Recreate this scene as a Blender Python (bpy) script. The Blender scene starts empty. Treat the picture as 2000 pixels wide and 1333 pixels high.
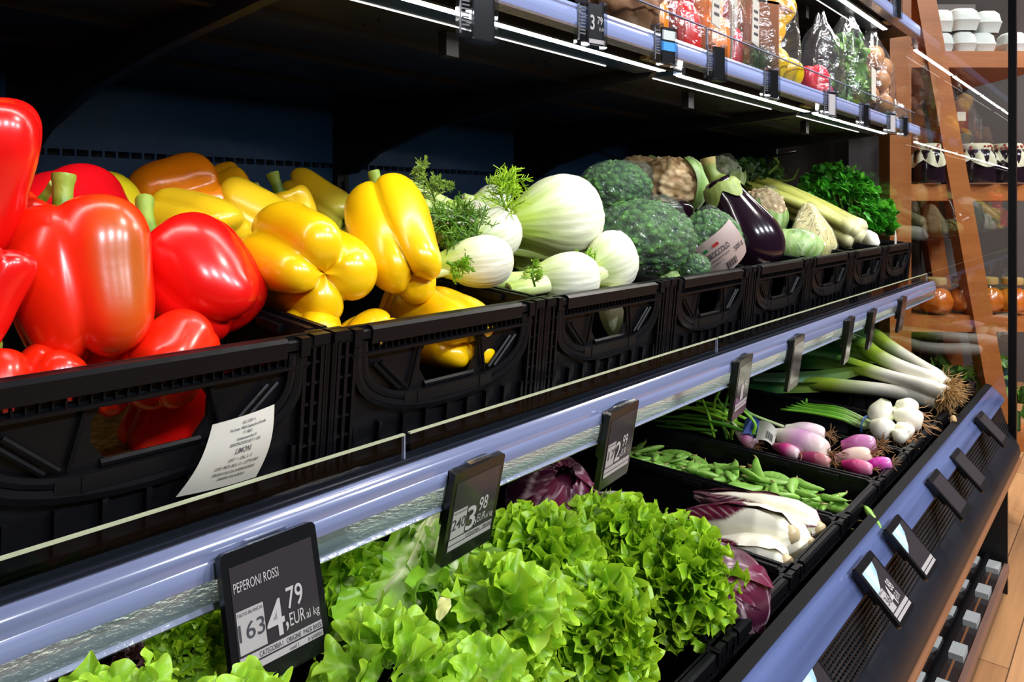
import bpy, math, random
import numpy as np
from mathutils import Vector, Matrix, noise

# ------------------------------------------------------------------ basics
SCENE = bpy.context.scene
COL = SCENE.collection
CS, SN = math.cos(math.radians(40.7)), math.sin(math.radians(40.7))
EYE = 1.5            # camera height, in working units (scaled to metres at the end)
FPX = 1435.0
PI = math.pi
FWD = Vector((CS, SN, 0)); RGT = Vector((SN, -CS, 0)); UP = Vector((0, 0, 1))

def at(px, py, y):
    """A point on the vertical plane Y = y; also gives metres per pixel there."""
    u = (px - 1000) / FPX; v = (py - 404) / FPX
    d = SN - u * CS
    f = y / d
    return Vector((f * (CS + u * SN), y, EYE - v * f)), f / FPX

def atx(px, x):
    u = (px - 1000) / FPX
    return x * (SN - u * CS) / (CS + u * SN)

def vdir(r, u, t):
    """Direction from right / up / towards-the-viewer components."""
    return (RGT * r + UP * u - FWD * t).normalized()

def L(h):
    h = h.lstrip('#')
    c = [int(h[i:i + 2], 16) / 255 for i in (0, 2, 4)]
    return tuple(x / 12.92 if x <= .04045 else ((x + .055) / 1.055) ** 2.4 for x in c)

# ------------------------------------------------------------------ materials
MATS = {}
def nodes_of(name):
    m = bpy.data.materials.new(name); m.use_nodes = True
    nt = m.node_tree; nt.nodes.clear()
    out = nt.nodes.new('ShaderNodeOutputMaterial')
    return m, nt, out

def mat(name, color, rough=.5, metal=0, spec=.5, bump=0, bscale=40, var=0, vscale=8, color2=None, vc=False,
        coat=0, coat_rough=.05, sss=0, stretch=(1, 1, 1), emit=0, trans=0, detail=3):
    if name in MATS: return MATS[name]
    m, nt, out = nodes_of(name)
    N, K = nt.nodes.new, nt.links.new
    b = N('ShaderNodeBsdfPrincipled')
    b.inputs['Roughness'].default_value = rough
    b.inputs['Metallic'].default_value = metal
    b.inputs['Specular IOR Level'].default_value = spec
    b.inputs['Coat Weight'].default_value = coat
    b.inputs['Coat Roughness'].default_value = coat_rough
    if sss:
        b.inputs['Subsurface Weight'].default_value = sss
        b.inputs['Subsurface Radius'].default_value = (1, .6, .3)
        b.inputs['Subsurface Scale'].default_value = .012
    tc = N('ShaderNodeTexCoord'); mp = N('ShaderNodeMapping'); mp.inputs['Scale'].default_value = stretch
    K(tc.outputs['Object'], mp.inputs['Vector'])
    col = None
    if vc:
        a = N('ShaderNodeAttribute'); a.attribute_name = 'Col'; col = a.outputs['Color']
    if var or color2:
        n = N('ShaderNodeTexNoise'); n.inputs['Scale'].default_value = vscale; n.inputs['Detail'].default_value = detail
        K(mp.outputs['Vector'], n.inputs['Vector'])
        if color2:
            r = N('ShaderNodeValToRGB'); r.color_ramp.elements[0].position = .35; r.color_ramp.elements[1].position = .65
            r.color_ramp.elements[0].color = (*color, 1); r.color_ramp.elements[1].color = (*color2, 1)
            K(n.outputs['Fac'], r.inputs['Fac']); col = r.outputs['Color']
        else:
            r = N('ShaderNodeMapRange'); r.inputs['From Min'].default_value = .25; r.inputs['From Max'].default_value = .75
            r.inputs['To Min'].default_value = 1 - var; r.inputs['To Max'].default_value = 1 + var
            K(n.outputs['Fac'], r.inputs['Value'])
            mx = N('ShaderNodeVectorMath'); mx.operation = 'SCALE'
            if col: K(col, mx.inputs[0])
            else: mx.inputs[0].default_value = color
            K(r.outputs['Result'], mx.inputs['Scale']); col = mx.outputs['Vector']
    if col: K(col, b.inputs['Base Color'])
    else: b.inputs['Base Color'].default_value = (*color, 1)
    if bump:
        n2 = N('ShaderNodeTexNoise'); n2.inputs['Scale'].default_value = bscale; n2.inputs['Detail'].default_value = 4
        K(mp.outputs['Vector'], n2.inputs['Vector'])
        bp = N('ShaderNodeBump'); bp.inputs['Strength'].default_value = bump; bp.inputs['Distance'].default_value = .004
        K(n2.outputs['Fac'], bp.inputs['Height']); K(bp.outputs['Normal'], b.inputs['Normal'])
    sh = b.outputs['BSDF']
    if trans:      # thin leaf: part of the light comes through
        t = N('ShaderNodeBsdfTranslucent')
        if col: K(col, t.inputs['Color'])
        else: t.inputs['Color'].default_value = (*color, 1)
        ms = N('ShaderNodeMixShader'); ms.inputs['Fac'].default_value = trans
        K(sh, ms.inputs[1]); K(t.outputs['BSDF'], ms.inputs[2]); sh = ms.outputs['Shader']
    K(sh, out.inputs['Surface'])
    MATS[name] = m
    return m

def glow(name, color, strength):
    if name in MATS: return MATS[name]
    m, nt, out = nodes_of(name)
    e = nt.nodes.new('ShaderNodeEmission'); e.inputs['Color'].default_value = (*color, 1); e.inputs['Strength'].default_value = strength
    nt.links.new(e.outputs['Emission'], out.inputs['Surface'])
    MATS[name] = m
    return m

def clear(name, tint=(1, 1, 1), refl=.1, rough=.05, bump=0, bscale=30, haze=0, hazecol=(.8, .8, .85), ior=1.45, stretch=(1, 1, 1), bdist=.01):
    """Thin clear film or sheet: see-through plus fresnel reflection, optional wrinkles and milky haze."""
    if name in MATS: return MATS[name]
    m, nt, out = nodes_of(name)
    N, K = nt.nodes.new, nt.links.new
    t = N('ShaderNodeBsdfTransparent'); t.inputs['Color'].default_value = (*tint, 1)
    g = N('ShaderNodeBsdfGlossy'); g.inputs['Roughness'].default_value = rough
    fr = N('ShaderNodeFresnel'); fr.inputs['IOR'].default_value = ior
    ad = N('ShaderNodeMath'); ad.operation = 'ADD'; ad.inputs[1].default_value = refl; ad.use_clamp = True
    if bump:
        tc = N('ShaderNodeTexCoord'); mp = N('ShaderNodeMapping'); mp.inputs['Scale'].default_value = stretch
        K(tc.outputs['Object'], mp.inputs['Vector'])
        n = N('ShaderNodeTexNoise'); n.inputs['Scale'].default_value = bscale; n.inputs['Detail'].default_value = 3
        n.inputs['Distortion'].default_value = 1.5
        K(mp.outputs['Vector'], n.inputs['Vector'])
        bp = N('ShaderNodeBump'); bp.inputs['Strength'].default_value = bump; bp.inputs['Distance'].default_value = bdist
        K(n.outputs['Fac'], bp.inputs['Height'])
        K(bp.outputs['Normal'], g.inputs['Normal']); K(bp.outputs['Normal'], fr.inputs['Normal'])
    ge = N('ShaderNodeNewGeometry'); iv = N('ShaderNodeMath'); iv.operation = 'SUBTRACT'; iv.inputs[0].default_value = 1
    K(ge.outputs['Backfacing'], iv.inputs[1])
    ml = N('ShaderNodeMath'); ml.operation = 'MULTIPLY'; K(fr.outputs['Fac'], ml.inputs[0]); K(iv.outputs['Value'], ml.inputs[1])
    K(ml.outputs['Value'], ad.inputs[0])
    base = t.outputs['BSDF']
    if haze:
        d = N('ShaderNodeBsdfDiffuse'); d.inputs['Color'].default_value = (*hazecol, 1)
        m0 = N('ShaderNodeMixShader'); m0.inputs['Fac'].default_value = haze
        K(base, m0.inputs[1]); K(d.outputs['BSDF'], m0.inputs[2]); base = m0.outputs['Shader']
    mx = N('ShaderNodeMixShader'); K(ad.outputs['Value'], mx.inputs['Fac'])
    K(base, mx.inputs[1]); K(g.outputs['BSDF'], mx.inputs[2])
    K(mx.outputs['Shader'], out.inputs['Surface'])
    MATS[name] = m
    return m

# ------------------------------------------------------------------ things and meshes
def thing(name, label, cat, loc=(0, 0, 0), rot=None, group=None, kind=None):
    o = bpy.data.objects.new(name, None); COL.objects.link(o)
    o.empty_display_size = .05
    o.matrix_world = Matrix.Translation(Vector(loc)) @ (rot.to_4x4() if rot is not None else Matrix())
    tag(o, label, cat, group, kind)
    return o

def tag(o, label=None, cat=None, group=None, kind=None):
    if label: o['label'] = label
    if cat: o['category'] = cat
    if group: o['group'] = group
    if kind: o['kind'] = kind
    return o

def frame_to(axis, hint=None):
    """Rotation whose Z is axis (X near hint)."""
    z = Vector(axis).normalized()
    h = Vector(hint) if hint is not None else (Vector((0, 0, 1)) if abs(z.z) < .9 else Vector((1, 0, 0)))
    x = (h - z * h.dot(z)).normalized()
    y = z.cross(x)
    return Matrix((x, y, z)).transposed()

class MB:
    def __init__(s): s.v = []; s.f = []; s.m = []; s.c = []
    def add(s, V, F, mi=0, col=None):
        o = len(s.v)
        s.v.extend([tuple(p) for p in V]); s.f.extend([tuple(i + o for i in f) for f in F]); s.m.extend([mi] * len(F))
        if col is None: s.c.extend([(1, 1, 1)] * len(V))
        elif len(col) == 3 and not hasattr(col[0], '__len__'): s.c.extend([tuple(col)] * len(V))
        else: s.c.extend([tuple(c) for c in col])
        return s
    def box(s, x0, x1, y0, y1, z0, z1, mi=0, M=None, col=None):
        V = [(x, y, z) for z in (z0, z1) for y in (y0, y1) for x in (x0, x1)]
        if M is not None: V = [M @ Vector(p) for p in V]
        return s.add(V, [(0, 2, 3, 1), (4, 5, 7, 6), (0, 1, 5, 4), (2, 6, 7, 3), (0, 4, 6, 2), (1, 3, 7, 5)], mi, col)
    def tube(s, P, R, n=8, mi=0, col=None, flat=None, cap=True):
        P = [Vector(p) for p in P]; k = len(P)
        if not hasattr(R, '__len__'): R = [R] * k
        V = []; C = []
        T = [(P[min(i + 1, k - 1)] - P[max(i - 1, 0)]).normalized() for i in range(k)]
        a = T[0].orthogonal().normalized() if flat is None else (Vector(flat) - T[0] * Vector(flat).dot(T[0])).normalized()
        for i in range(k):
            a = (a - T[i] * a.dot(T[i])).normalized(); b = T[i].cross(a)
            for j in range(n):
                t = 2 * PI * j / n
                ra, rb = R[i] if hasattr(R[i], '__len__') else (R[i], R[i])
                V.append(P[i] + a * (ra * math.cos(t)) + b * (rb * math.sin(t)))
                if col is not None: C.append(col[i] if hasattr(col[0], '__len__') else col)
        F = [(i * n + j, i * n + (j + 1) % n, (i + 1) * n + (j + 1) % n, (i + 1) * n + j) for i in range(k - 1) for j in range(n)]
        if cap: F += [tuple(range(n - 1, -1, -1)), tuple((k - 1) * n + j for j in range(n))]
        return s.add(V, F, mi, C or None)
    def prism(s, poly, x0, x1, mi=0, axes=(1, 2, 0)):
        """poly in two axes, extruded along the third (default: (y,z) along x)."""
        n = len(poly); V = []
        for x in (x0, x1):
            for p in poly:
                q = [0, 0, 0]; q[axes[0]] = p[0]; q[axes[1]] = p[1]; q[axes[2]] = x; V.append(q)
        F = [(j, (j + 1) % n, n + (j + 1) % n, n + j) for j in range(n)] + [tuple(range(n - 1, -1, -1)), tuple(range(n, 2 * n))]
        return s.add(V, F, mi)
    def grid(s, G, mi=0, cols=None, wrap=False, capends=False):
        """G: array (nu, nv, 3); wrap closes v."""
        nu, nv = G.shape[:2]
        V = G.reshape(-1, 3)
        F = []
        for i in range(nu - 1):
            for j in range(nv if wrap else nv - 1):
                j2 = (j + 1) % nv
                F.append((i * nv + j, i * nv + j2, (i + 1) * nv + j2, (i + 1) * nv + j))
        if capends: F += [tuple(range(nv - 1, -1, -1)), tuple((nu - 1) * nv + j for j in range(nv))]
        return s.add(V.tolist(), F, mi, None if cols is None else cols.reshape(-1, 3).tolist())
    def ball(s, c, r, n=10, mi=0, col=None):
        r = (r, r, r) if not hasattr(r, '__len__') else r
        u = np.linspace(0, PI, n + 1)[:, None]; v = np.linspace(0, 2 * PI, 2 * n, endpoint=False)[None]
        G = np.stack([c[0] + r[0] * np.sin(u) * np.cos(v), c[1] + r[1] * np.sin(u) * np.sin(v), c[2] + r[2] * np.cos(u) + 0 * v], -1)
        return s.grid(G, mi, None if col is None else np.ones(G.shape) * np.array(col), wrap=True)
    def mesh(s, name, mats, smooth=False, sharp=None):
        me = bpy.data.meshes.new(name)
        me.from_pydata(s.v, [], s.f)
        for m in (mats if isinstance(mats, (list, tuple)) else [mats]): me.materials.append(m)
        if len(set(s.m)) > 1: me.polygons.foreach_set('material_index', s.m)
        if any(c != (1, 1, 1) for c in s.c[:: max(1, len(s.c) // 200)]) or any(c != (1, 1, 1) for c in s.c):
            a = me.color_attributes.new('Col', 'FLOAT_COLOR', 'POINT')
            arr = np.ones((len(s.c), 4), np.float32); arr[:, :3] = np.array(s.c); a.data.foreach_set('color', arr.ravel())
        me.validate(); me.update()
        if smooth:
            me.polygons.foreach_set('use_smooth', [True] * len(me.polygons))
            if sharp: me.set_sharp_from_angle(angle=math.radians(sharp))
        return me
    def obj(s, name, mats, parent=None, smooth=False, sharp=None, world=False):
        me = s.mesh(name, mats, smooth, sharp)
        return place(name, me, parent, world)

def world_of(o):
    return (world_of(o.parent) @ o.matrix_basis) if o.parent else o.matrix_basis

def place(name, me, parent=None, world=False):
    o = bpy.data.objects.new(name, me); COL.objects.link(o)
    if parent is not None:
        if world:
            me.transform(world_of(parent).inverted())
        o.parent = parent
    return o

def copy_thing(root, M, label=None, group=None):
    r = root.copy(); COL.objects.link(r); r.matrix_world = M
    if label: r['label'] = label
    if group: r['group'] = group
    for ch in list(root.children):
        c = ch.copy(); COL.objects.link(c); c.parent = r
        for g in list(ch.children):
            d = g.copy(); COL.objects.link(d); d.parent = c
    return r

def text_into(mb, s, x, z, size, mi=0, y=0.0, sx=1.0, align='LEFT', bold=0.0):
    """Write s into mb, lying in the local XZ plane, facing -Y."""
    cu = bpy.data.curves.new('t', 'FONT'); cu.body = s; cu.size = size; cu.align_x = align; cu.resolution_u = 3; cu.offset = bold
    ob = bpy.data.objects.new('t', cu)
    me = bpy.data.meshes.new_from_object(ob)
    V = [(x + v.co.x * sx, y, z + v.co.y) for v in me.vertices]
    F = [tuple(p.vertices) for p in me.polygons]
    mb.add(V, F, mi)
    bpy.data.objects.remove(ob); bpy.data.meshes.remove(me); bpy.data.curves.remove(cu)

def text_fit(mb, s, x0, x1, z, cap, mi=0, y=0.0, bold=0.0):
    """Like text_into, stretched to run from x0 to x1 with the given letter height."""
    t = MB(); text_into(t, s, 0, 0, 1.0, 0, 0, bold=bold)
    xs = [v[0] for v in t.v]; a, b = min(xs), max(xs)
    mb.add([(x0 + (v[0] - a) / (b - a) * (x1 - x0), y, z + v[2] * cap / .69) for v in t.v], t.f, mi)

def spline(pts, n):
    """Catmull-Rom through pts, n samples."""
    P = np.array(pts, float); k = len(P)
    Q = np.vstack([2 * P[0] - P[1], P, 2 * P[-1] - P[-2]])
    out = []
    for t in np.linspace(0, k - 1 - 1e-6, n):
        i = int(t); f = t - i
        a, b, c, d = Q[i], Q[i + 1], Q[i + 2], Q[i + 3]
        out.append(.5 * (2 * b + (c - a) * f + (2 * a - 5 * b + 4 * c - d) * f ** 2 + (3 * b - a - 3 * c + d) * f ** 3))
    return np.array(out)

def lathe(mb, prof, n=24, mi=0, col=None, cols=None):
    P = np.array(prof, float); t = np.linspace(0, 2 * PI, n, endpoint=False)
    G = np.stack([P[:, :1] * np.cos(t), P[:, :1] * np.sin(t), P[:, 1:2] + 0 * t], -1)
    C = None
    if cols is not None: C = np.repeat(np.array(cols)[:, None, :], n, 1)
    elif col is not None: C = np.ones(G.shape) * np.array(col)
    return mb.grid(G, mi, C, wrap=True)
# ------------------------------------------------------------------ camera
cam_d = bpy.data.cameras.new('camera'); cam = bpy.data.objects.new('camera', cam_d); COL.objects.link(cam)
cam.location = (0, 0, EYE); cam.rotation_euler = (PI / 2, 0, math.radians(40.7 - 90))
cam_d.sensor_width = 36; cam_d.lens = FPX / 2000 * 36; cam_d.shift_y = -(666.5 - 404) / 2000
cam_d.clip_start = .02
SCENE.camera = cam
SCENE.cycles.transparent_max_bounces = 32
SCENE.view_settings.view_transform = 'Standard'; SCENE.view_settings.look = 'None'
SCENE.view_settings.exposure = 0; SCENE.view_settings.gamma = 1; SCENE.view_settings.use_curve_mapping = False

# ------------------------------------------------------------------ materials of the case
BLACK = mat('black_plastic', (.0042, .0042, .0052), .36, spec=.14, bump=.08, bscale=60)
BLACKM = mat('matt_black_metal', (.006, .006, .007), .45, spec=.4)
GLOSSB = mat('gloss_black_paint', (.010, .011, .016), .12, spec=.6, bump=.05, bscale=9)
NAVY = mat('navy_panel', (.042, .125, .30), .32, spec=.2, bump=.3, bscale=55)
RAILUP = mat('upper_rail_plastic', (.27, .33, .58), .2, spec=.6, coat=.4, bump=.15, bscale=6, var=.25, vscale=5, stretch=(.25, 9, 16))
RAIL = mat('rail_plastic', (.165, .19, .32), .16, spec=.7, coat=.6, bump=.15, bscale=6, var=.35, vscale=5, stretch=(.25, 9, 16))
RAILPALE = mat('rail_lip', (.28, .31, .42), .15, spec=.8, coat=.5, bump=.3, bscale=150)
RAILSKIRT = clear('rail_skirt', (.86, .93, .86), .04, .12, haze=.12, hazecol=(.45, .50, .58))
RAILLOW = mat('rail_gloss', (.24, .27, .36), .1, metal=.75, spec=.8, bump=.12, bscale=8, stretch=(.3, 6, 12))
LED = glow('led_light', (1, .97, .93), 34)
LEDLOW = glow('led_light_low', (1, .97, .92), 11)
LEDREFL = glow('led_reflection', (1, .97, .93), 3)
FIXT = mat('fixture_navy', (.016, .03, .05), .2, spec=.6)
ACRYL = clear('clear_acrylic', (.90, .93, .92), .0, .03, ior=1.22)
ACRYLEDGE = mat('acrylic_edge', (.42, .45, .30), .2, spec=.8)
GLASS = clear('end_glass', (.93, .95, .94), .06, .01)
BRASSY = mat('warm_metal_tab', (.35, .27, .14), .4, metal=.7)
BROWN = mat('brown_strip', (.22, .09, .04), .35, spec=.5)
PINKBROWN = mat('edge_brown', (.20, .105, .08), .4)
PLINTH = mat('dark_plinth', (.03, .021, .021), .15, spec=.6)
GREYBLOCK = mat('grey_block', (.42, .43, .42), .45)
WIRE = mat('dark_wire', (.016, .017, .02), .5, spec=.12)
BUMP = mat('bumper_black', (.012, .013, .018), .38, spec=.12)
RAIL2 = mat('lower_rail_plastic', (.075, .10, .22), .2, spec=.6, coat=.4, var=.4, vscale=5, stretch=(.25, 10, 10))
DEAD = mat('dull_black', (.004, .004, .005), .7, spec=.1)
ORANGEWOOD = mat('orange_wood', (.38, .125, .032), .4, spec=.3, color2=(.31, .095, .022), vscale=3, stretch=(1, 1, 9), bump=.1, bscale=20)
XA, XB = -1.3, 3.40
BENDS = [-.36, .535, 1.417, 2.30, 3.18]        # bay joints along the case

# ------------------------------------------------------------------ setting
wood = None
def make_floor_mat():
    m, nt, out = nodes_of('wood_floor')
    N, K = nt.nodes.new, nt.links.new
    b = N('ShaderNodeBsdfPrincipled'); b.inputs['Roughness'].default_value = .35
    tc = N('ShaderNodeTexCoord'); br = N('ShaderNodeTexBrick')
    br.inputs['Scale'].default_value = 1.0; br.inputs['Brick Width'].default_value = 1.1; br.inputs['Row Height'].default_value = .085
    br.inputs['Mortar Size'].default_value = .0015; br.inputs['Color1'].default_value = (.36, .17, .07, 1)
    br.inputs['Color2'].default_value = (.52, .27, .12, 1); br.inputs['Mortar'].default_value = (.10, .045, .02, 1)
    K(tc.outputs['Object'], br.inputs['Vector'])
    mp = N('ShaderNodeMapping'); mp.inputs['Scale'].default_value = (2, 40, 1)
    K(tc.outputs['Object'], mp.inputs['Vector'])
    n = N('ShaderNodeTexNoise'); n.inputs['Scale'].default_value = 1.5; n.inputs['Detail'].default_value = 6
    K(mp.outputs['Vector'], n.inputs['Vector'])
    mr = N('ShaderNodeMapRange'); mr.inputs['To Min'].default_value = .65; mr.inputs['To Max'].default_value = 1.3
    K(n.outputs['Fac'], mr.inputs['Value'])
    sc = N('ShaderNodeVectorMath'); sc.operation = 'SCALE'
    K(br.outputs['Color'], sc.inputs[0]); K(mr.outputs['Result'], sc.inputs['Scale'])
    K(sc.outputs['Vector'], b.inputs['Base Color'])
    K(b.outputs['BSDF'], out.inputs['Surface'])
    return m
mb = MB(); mb.box(-3, 8, -4, 5, -.05, 0); tag(mb.obj('floor', make_floor_mat()), kind='structure')
mb = MB(); mb.box(-3, 8, -4, 5, 4.2, 4.25); tag(mb.obj('ceiling', mat('dark_ceiling', (.03, .03, .033), .8)), kind='structure')
wallm = mat('store_wall', (.085, .075, .075), .7, color2=(.06, .045, .045), vscale=1.2)
mb = MB(); mb.box(7.6, 7.7, -4, 5, 0, 4.2); tag(mb.obj('wall_far', wallm), kind='structure')
mb = MB(); mb.box(-3, 8, 4.9, 5.0, 0, 4.2); tag(mb.obj('wall_back', wallm), kind='structure')
# maroon partition and grey panel behind the end of the case
mb = MB(); mb.box(4.35, 4.40, .9, 2.6, 0, 3.6); tag(mb.obj('wall_partition', mat('maroon_panel', (.035, .014, .016), .6, color2=(.05, .04, .036), vscale=.7)), kind='structure')

# ------------------------------------------------------------------ refrigerated case
case = thing('display_case', 'long black refrigerated produce case that holds all the shelves and crates', 'display case', (0, 1.2, 0))
def part(mb, name, m, parent=case, **k): return mb.obj(name, m, parent, world=True, **k)

mb = MB()                                         # back panel with a row of slots
mb.box(XA, XB, 1.95, 1.97, .3, 1.615); mb.box(XA, XB, 1.95, 1.97, 1.645, 3.3); mb.box(XA, XB, 1.985, 1.99, 1.6, 1.66, 1)
x = XA
while x < XB:
    mb.box(x, x + .0055, 1.95, 1.97, 1.622, 1.638); x += .0315
mb.box(XA, XB, 1.95, 1.97, 1.615, 1.622); mb.box(XA, XB, 1.95, 1.97, 1.638, 1.645)
part(mb, 'back_panel', [NAVY, BLACKM])
for bx in BENDS:
    mb = MB()
    mb.box(bx - .022, bx - .006, 1.925, 1.95, .4, 3.3); mb.box(bx + .006, bx + .022, 1.925, 1.95, .4, 3.3); mb.box(bx - .006, bx + .006, 1.94, 1.95, .4, 3.3)
    for k in range(28):
        z = .6 + k * .07
        mb.box(bx - .006, bx + .006, 1.926, 1.94, z, z + .03)
    part(mb, 'upright', BLACKM)
mb = MB(); mb.prism([(.44, .66), (1.95, .66), (1.95, .62), (.44, .62)], XA, XB); part(mb, 'lower_deck', BLACKM)
mb = MB(); mb.prism([(.40, .635), (.378, .61), (.363, .585), (.357, .558), (.362, .54), (.395, .515), (.42, .53), (.43, .63)], XA, XB)
part(mb, 'bumper', BUMP, smooth=True, sharp=60)
mb = MB(); mb.prism([(.362, .541), (.354, .537), (.354, .525), (.365, .521)], XA, XB); part(mb, 'trim_strip', BROWN)
mb = MB(); mb.prism([(.39, .52), (.54, .40), (.54, 0), (1.95, 0), (1.95, .62), (.46, .62), (.42, .52)], XA, XB); part(mb, 'lower_body', GLOSSB)
# kick plinth with a bar between grey blocks and their modelled reflection
mb = MB(); mb.box(XA, XB, .41, .54, 0, .115); part(mb, 'kick_plinth', PLINTH)
mb = MB(); mb.box(XA, XB, .394, .41, .085, .119); part(mb, 'plinth_edge', PINKBROWN)
mb = MB(); mb.tube([(XA, .468, .128), (XB, .468, .128)], .0135, 12); part(mb, 'plinth_bar', BLACK, smooth=True, sharp=60)
mb = MB(); mb.box(XA, XB, .436, .442, .115, .1165); part(mb, 'plinth_inlay', BROWN)
x = .7
while x < XB:
    mb = MB(); mb.box(x, x + .075, .415, .455, .115, .135); part(mb, 'grey_block', GREYBLOCK)
    mb = MB(); mb.box(x, x + .075, .484, .52, .115, .135); part(mb, 'grey_block', GREYBLOCK)  # mirror image of the outer block, built as a second block
    x += .235
# air return grille in front of the lower rail
mb = MB()
g0, g1 = Vector((0, .428, .745)), Vector((0, .397, .645))
for k in range(11):
    p = g0.lerp(g1, k / 10); mb.box(XA, XB, p.y - .0018, p.y + .0018, p.z - .0018, p.z + .0018)
x = .5
while x < XB:
    mb.tube([(x, g0.y, g0.z), (x, g1.y, g1.z)], .0012, 4); x += .0125
part(mb, 'front_grille', WIRE)
mb = MB(); mb.prism([(.444, .75), (.44, .64), (.405, .632), (.43, .62), (.46, .62), (.46, .75)], XA, XB); part(mb, 'grille_backing', BLACKM)
# lower price rail, tilted towards the shopper
mb = MB()
a, b = Vector((.452, .797)), Vector((.408, .751))
n = Vector((-(a - b).y, (a - b).x)).normalized()
prof = []
for k in range(9):
    t = k / 8; p = a.lerp(b, t) + n * (.0035 * math.sin(PI * t) + (.001 if k in (2, 5) else 0)); prof.append(tuple(p))
mb.prism(prof + [(.414, .745), (.44, .745), (.462, .79)], XA, XB)
part(mb, 'lower_price_rail', RAIL2, smooth=True, sharp=40)
mb = MB(); mb.prism([(.452, .797), (.449, .801), (.470, .806), (.476, .79), (.462, .79)], XA, XB); part(mb, 'rail_ledge', DEAD)
# end of the case: glass with a black frame, solid below
mb = MB(); mb.box(XB, XB + .02, .40, 1.97, 0, .655); part(mb, 'end_base', BLACKM)
mb = MB(); mb.box(XB, XB + .03, .372, .398, .52, 3.3); part(mb, 'end_post', BLACK)
mb = MB(); mb.box(XB + .004, XB + .012, .395, 1.30, .655, 3.3); part(mb, 'end_glass', GLASS)
mb = MB(); mb.box(XB, XB + .02, 1.30, 1.97, .655, 3.3); part(mb, 'end_panel', mat('grey_blue_panel', (.05, .06, .07), .4))
mb = MB(); mb.box(XA, XB, .6, 1.97, 3.3, 3.4); part(mb, 'canopy', BLACKM)
# thin black cable hanging at the end
mb = MB(); mb.tube(spline([(2.75, 1.93, 1.78), (3.0, 1.8, 1.70), (3.25, 1.5, 1.70), (3.38, 1.2, 1.75)], 20), .006, 6); part(mb, 'cable', BLACKM, smooth=True)

# ------------------------------------------------------------------ shelves
def shelf(zrail, zboard, label, yfront, tilt, depth_to, led=True, railmat=RAIL, thick=.012):
    """zrail: height of the rail's lower edge; returns the shelf thing."""
    t = thing('case_shelf', label, 'shelf', (0, yfront, zboard))
    def P(mb, name, m, **k): return mb.obj(name, m, t, world=True, **k)
    y0 = yfront + .03
    mb = MB(); mb.prism([(y0, zboard), (depth_to, zboard + tilt * (depth_to - y0)), (depth_to, zboard + tilt * (depth_to - y0) - thick), (y0, zboard - thick)], XA, XB)
    for yy in (.28, .52, .78):                      # folded stiffeners underneath
        mb.box(XA, XB, y0 + yy, y0 + yy + .02, zboard + tilt * yy - thick - .012, zboard + tilt * yy - thick)
    for bx in np.arange(XA + .3, XB, .44):           # small punched tabs
        for yy in (.2, .24, .42):
            mb.box(bx, bx + .03, y0 + yy, y0 + yy + .006, zboard + tilt * yy - thick - .004, zboard + tilt * yy - thick)
    P(mb, 'shelf_board', BLACKM)
    return t, P

# middle shelf -------------------------------------------------------
mid, P = shelf(1.126, 1.170, 'middle shelf of the case, carrying the row of black crates of peppers to parsley', .66, .094, 1.30)
mb = MB()
for bx in BENDS:
    mb2 = MB(); mb2.prism([(.70, 1.158), (1.25, 1.205), (1.94, 1.20), (1.94, 1.0), (1.85, 1.02), (1.3, 1.12)], bx - .006, bx + .006); P(mb2, 'bracket', BLACKM)
mb = MB()
up = [(.664, 1.194), (.655, 1.197), (.647, 1.191), (.6445, 1.184), (.6455, 1.176), (.643, 1.172), (.6425, 1.160)]
mb.prism(up + [(.66, 1.158), (.69, 1.16), (.69, 1.19)], XA, XB); P(mb, 'price_rail', RAIL, smooth=True, sharp=35)
mb = MB(); mb.prism([(.6425, 1.160), (.644, 1.15), (.649, 1.138), (.654, 1.132), (.6515, 1.134), (.6465, 1.142), (.6445, 1.151), (.645, 1.160)], XA, XB); P(mb, 'rail_lower_face', RAILSKIRT, smooth=True, sharp=35)
mb = MB(); mb.prism([(.654, 1.132), (.650, 1.1285), (.654, 1.125), (.70, 1.128), (.70, 1.132)], XA, XB); P(mb, 'rail_lip', RAILPALE, smooth=True, sharp=35)
mb = MB(); mb.prism([(.664, 1.194), (.69, 1.1945), (.705, 1.19), (.705, 1.158), (.664, 1.158)], XA, XB); mb.box(XA, XB, .668, .671, 1.194, 1.198); mb.box(XA, XB, .682, .6845, 1.194, 1.199); P(mb, 'rail_channel', GLOSSB)
joints = [XA] + [at(795, 900, .675)[0].x, at(1402, 690, .675)[0].x] + [XB]
for k in range(3):
    mb = MB(); mb.box(joints[k] + .004, joints[k + 1] - .004, .674, .678, 1.196, 1.2245); mb.box(joints[k] + .004, joints[k + 1] - .004, .6735, .6785, 1.2245, 1.2265, 1)
    mb.box(joints[k + 1] - .0055, joints[k + 1] - .004, .6735, .6785, 1.196, 1.2245, 2)
    P(mb, 'shelf_guard', [ACRYL, ACRYLEDGE, RAILPALE])
for k in range(4):
    mb = MB(); mb.box(BENDS[k] + .03, BENDS[k + 1] - .03, .745, .76, 1.146, 1.15); P(mb, 'light_strip', LEDLOW)

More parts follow.
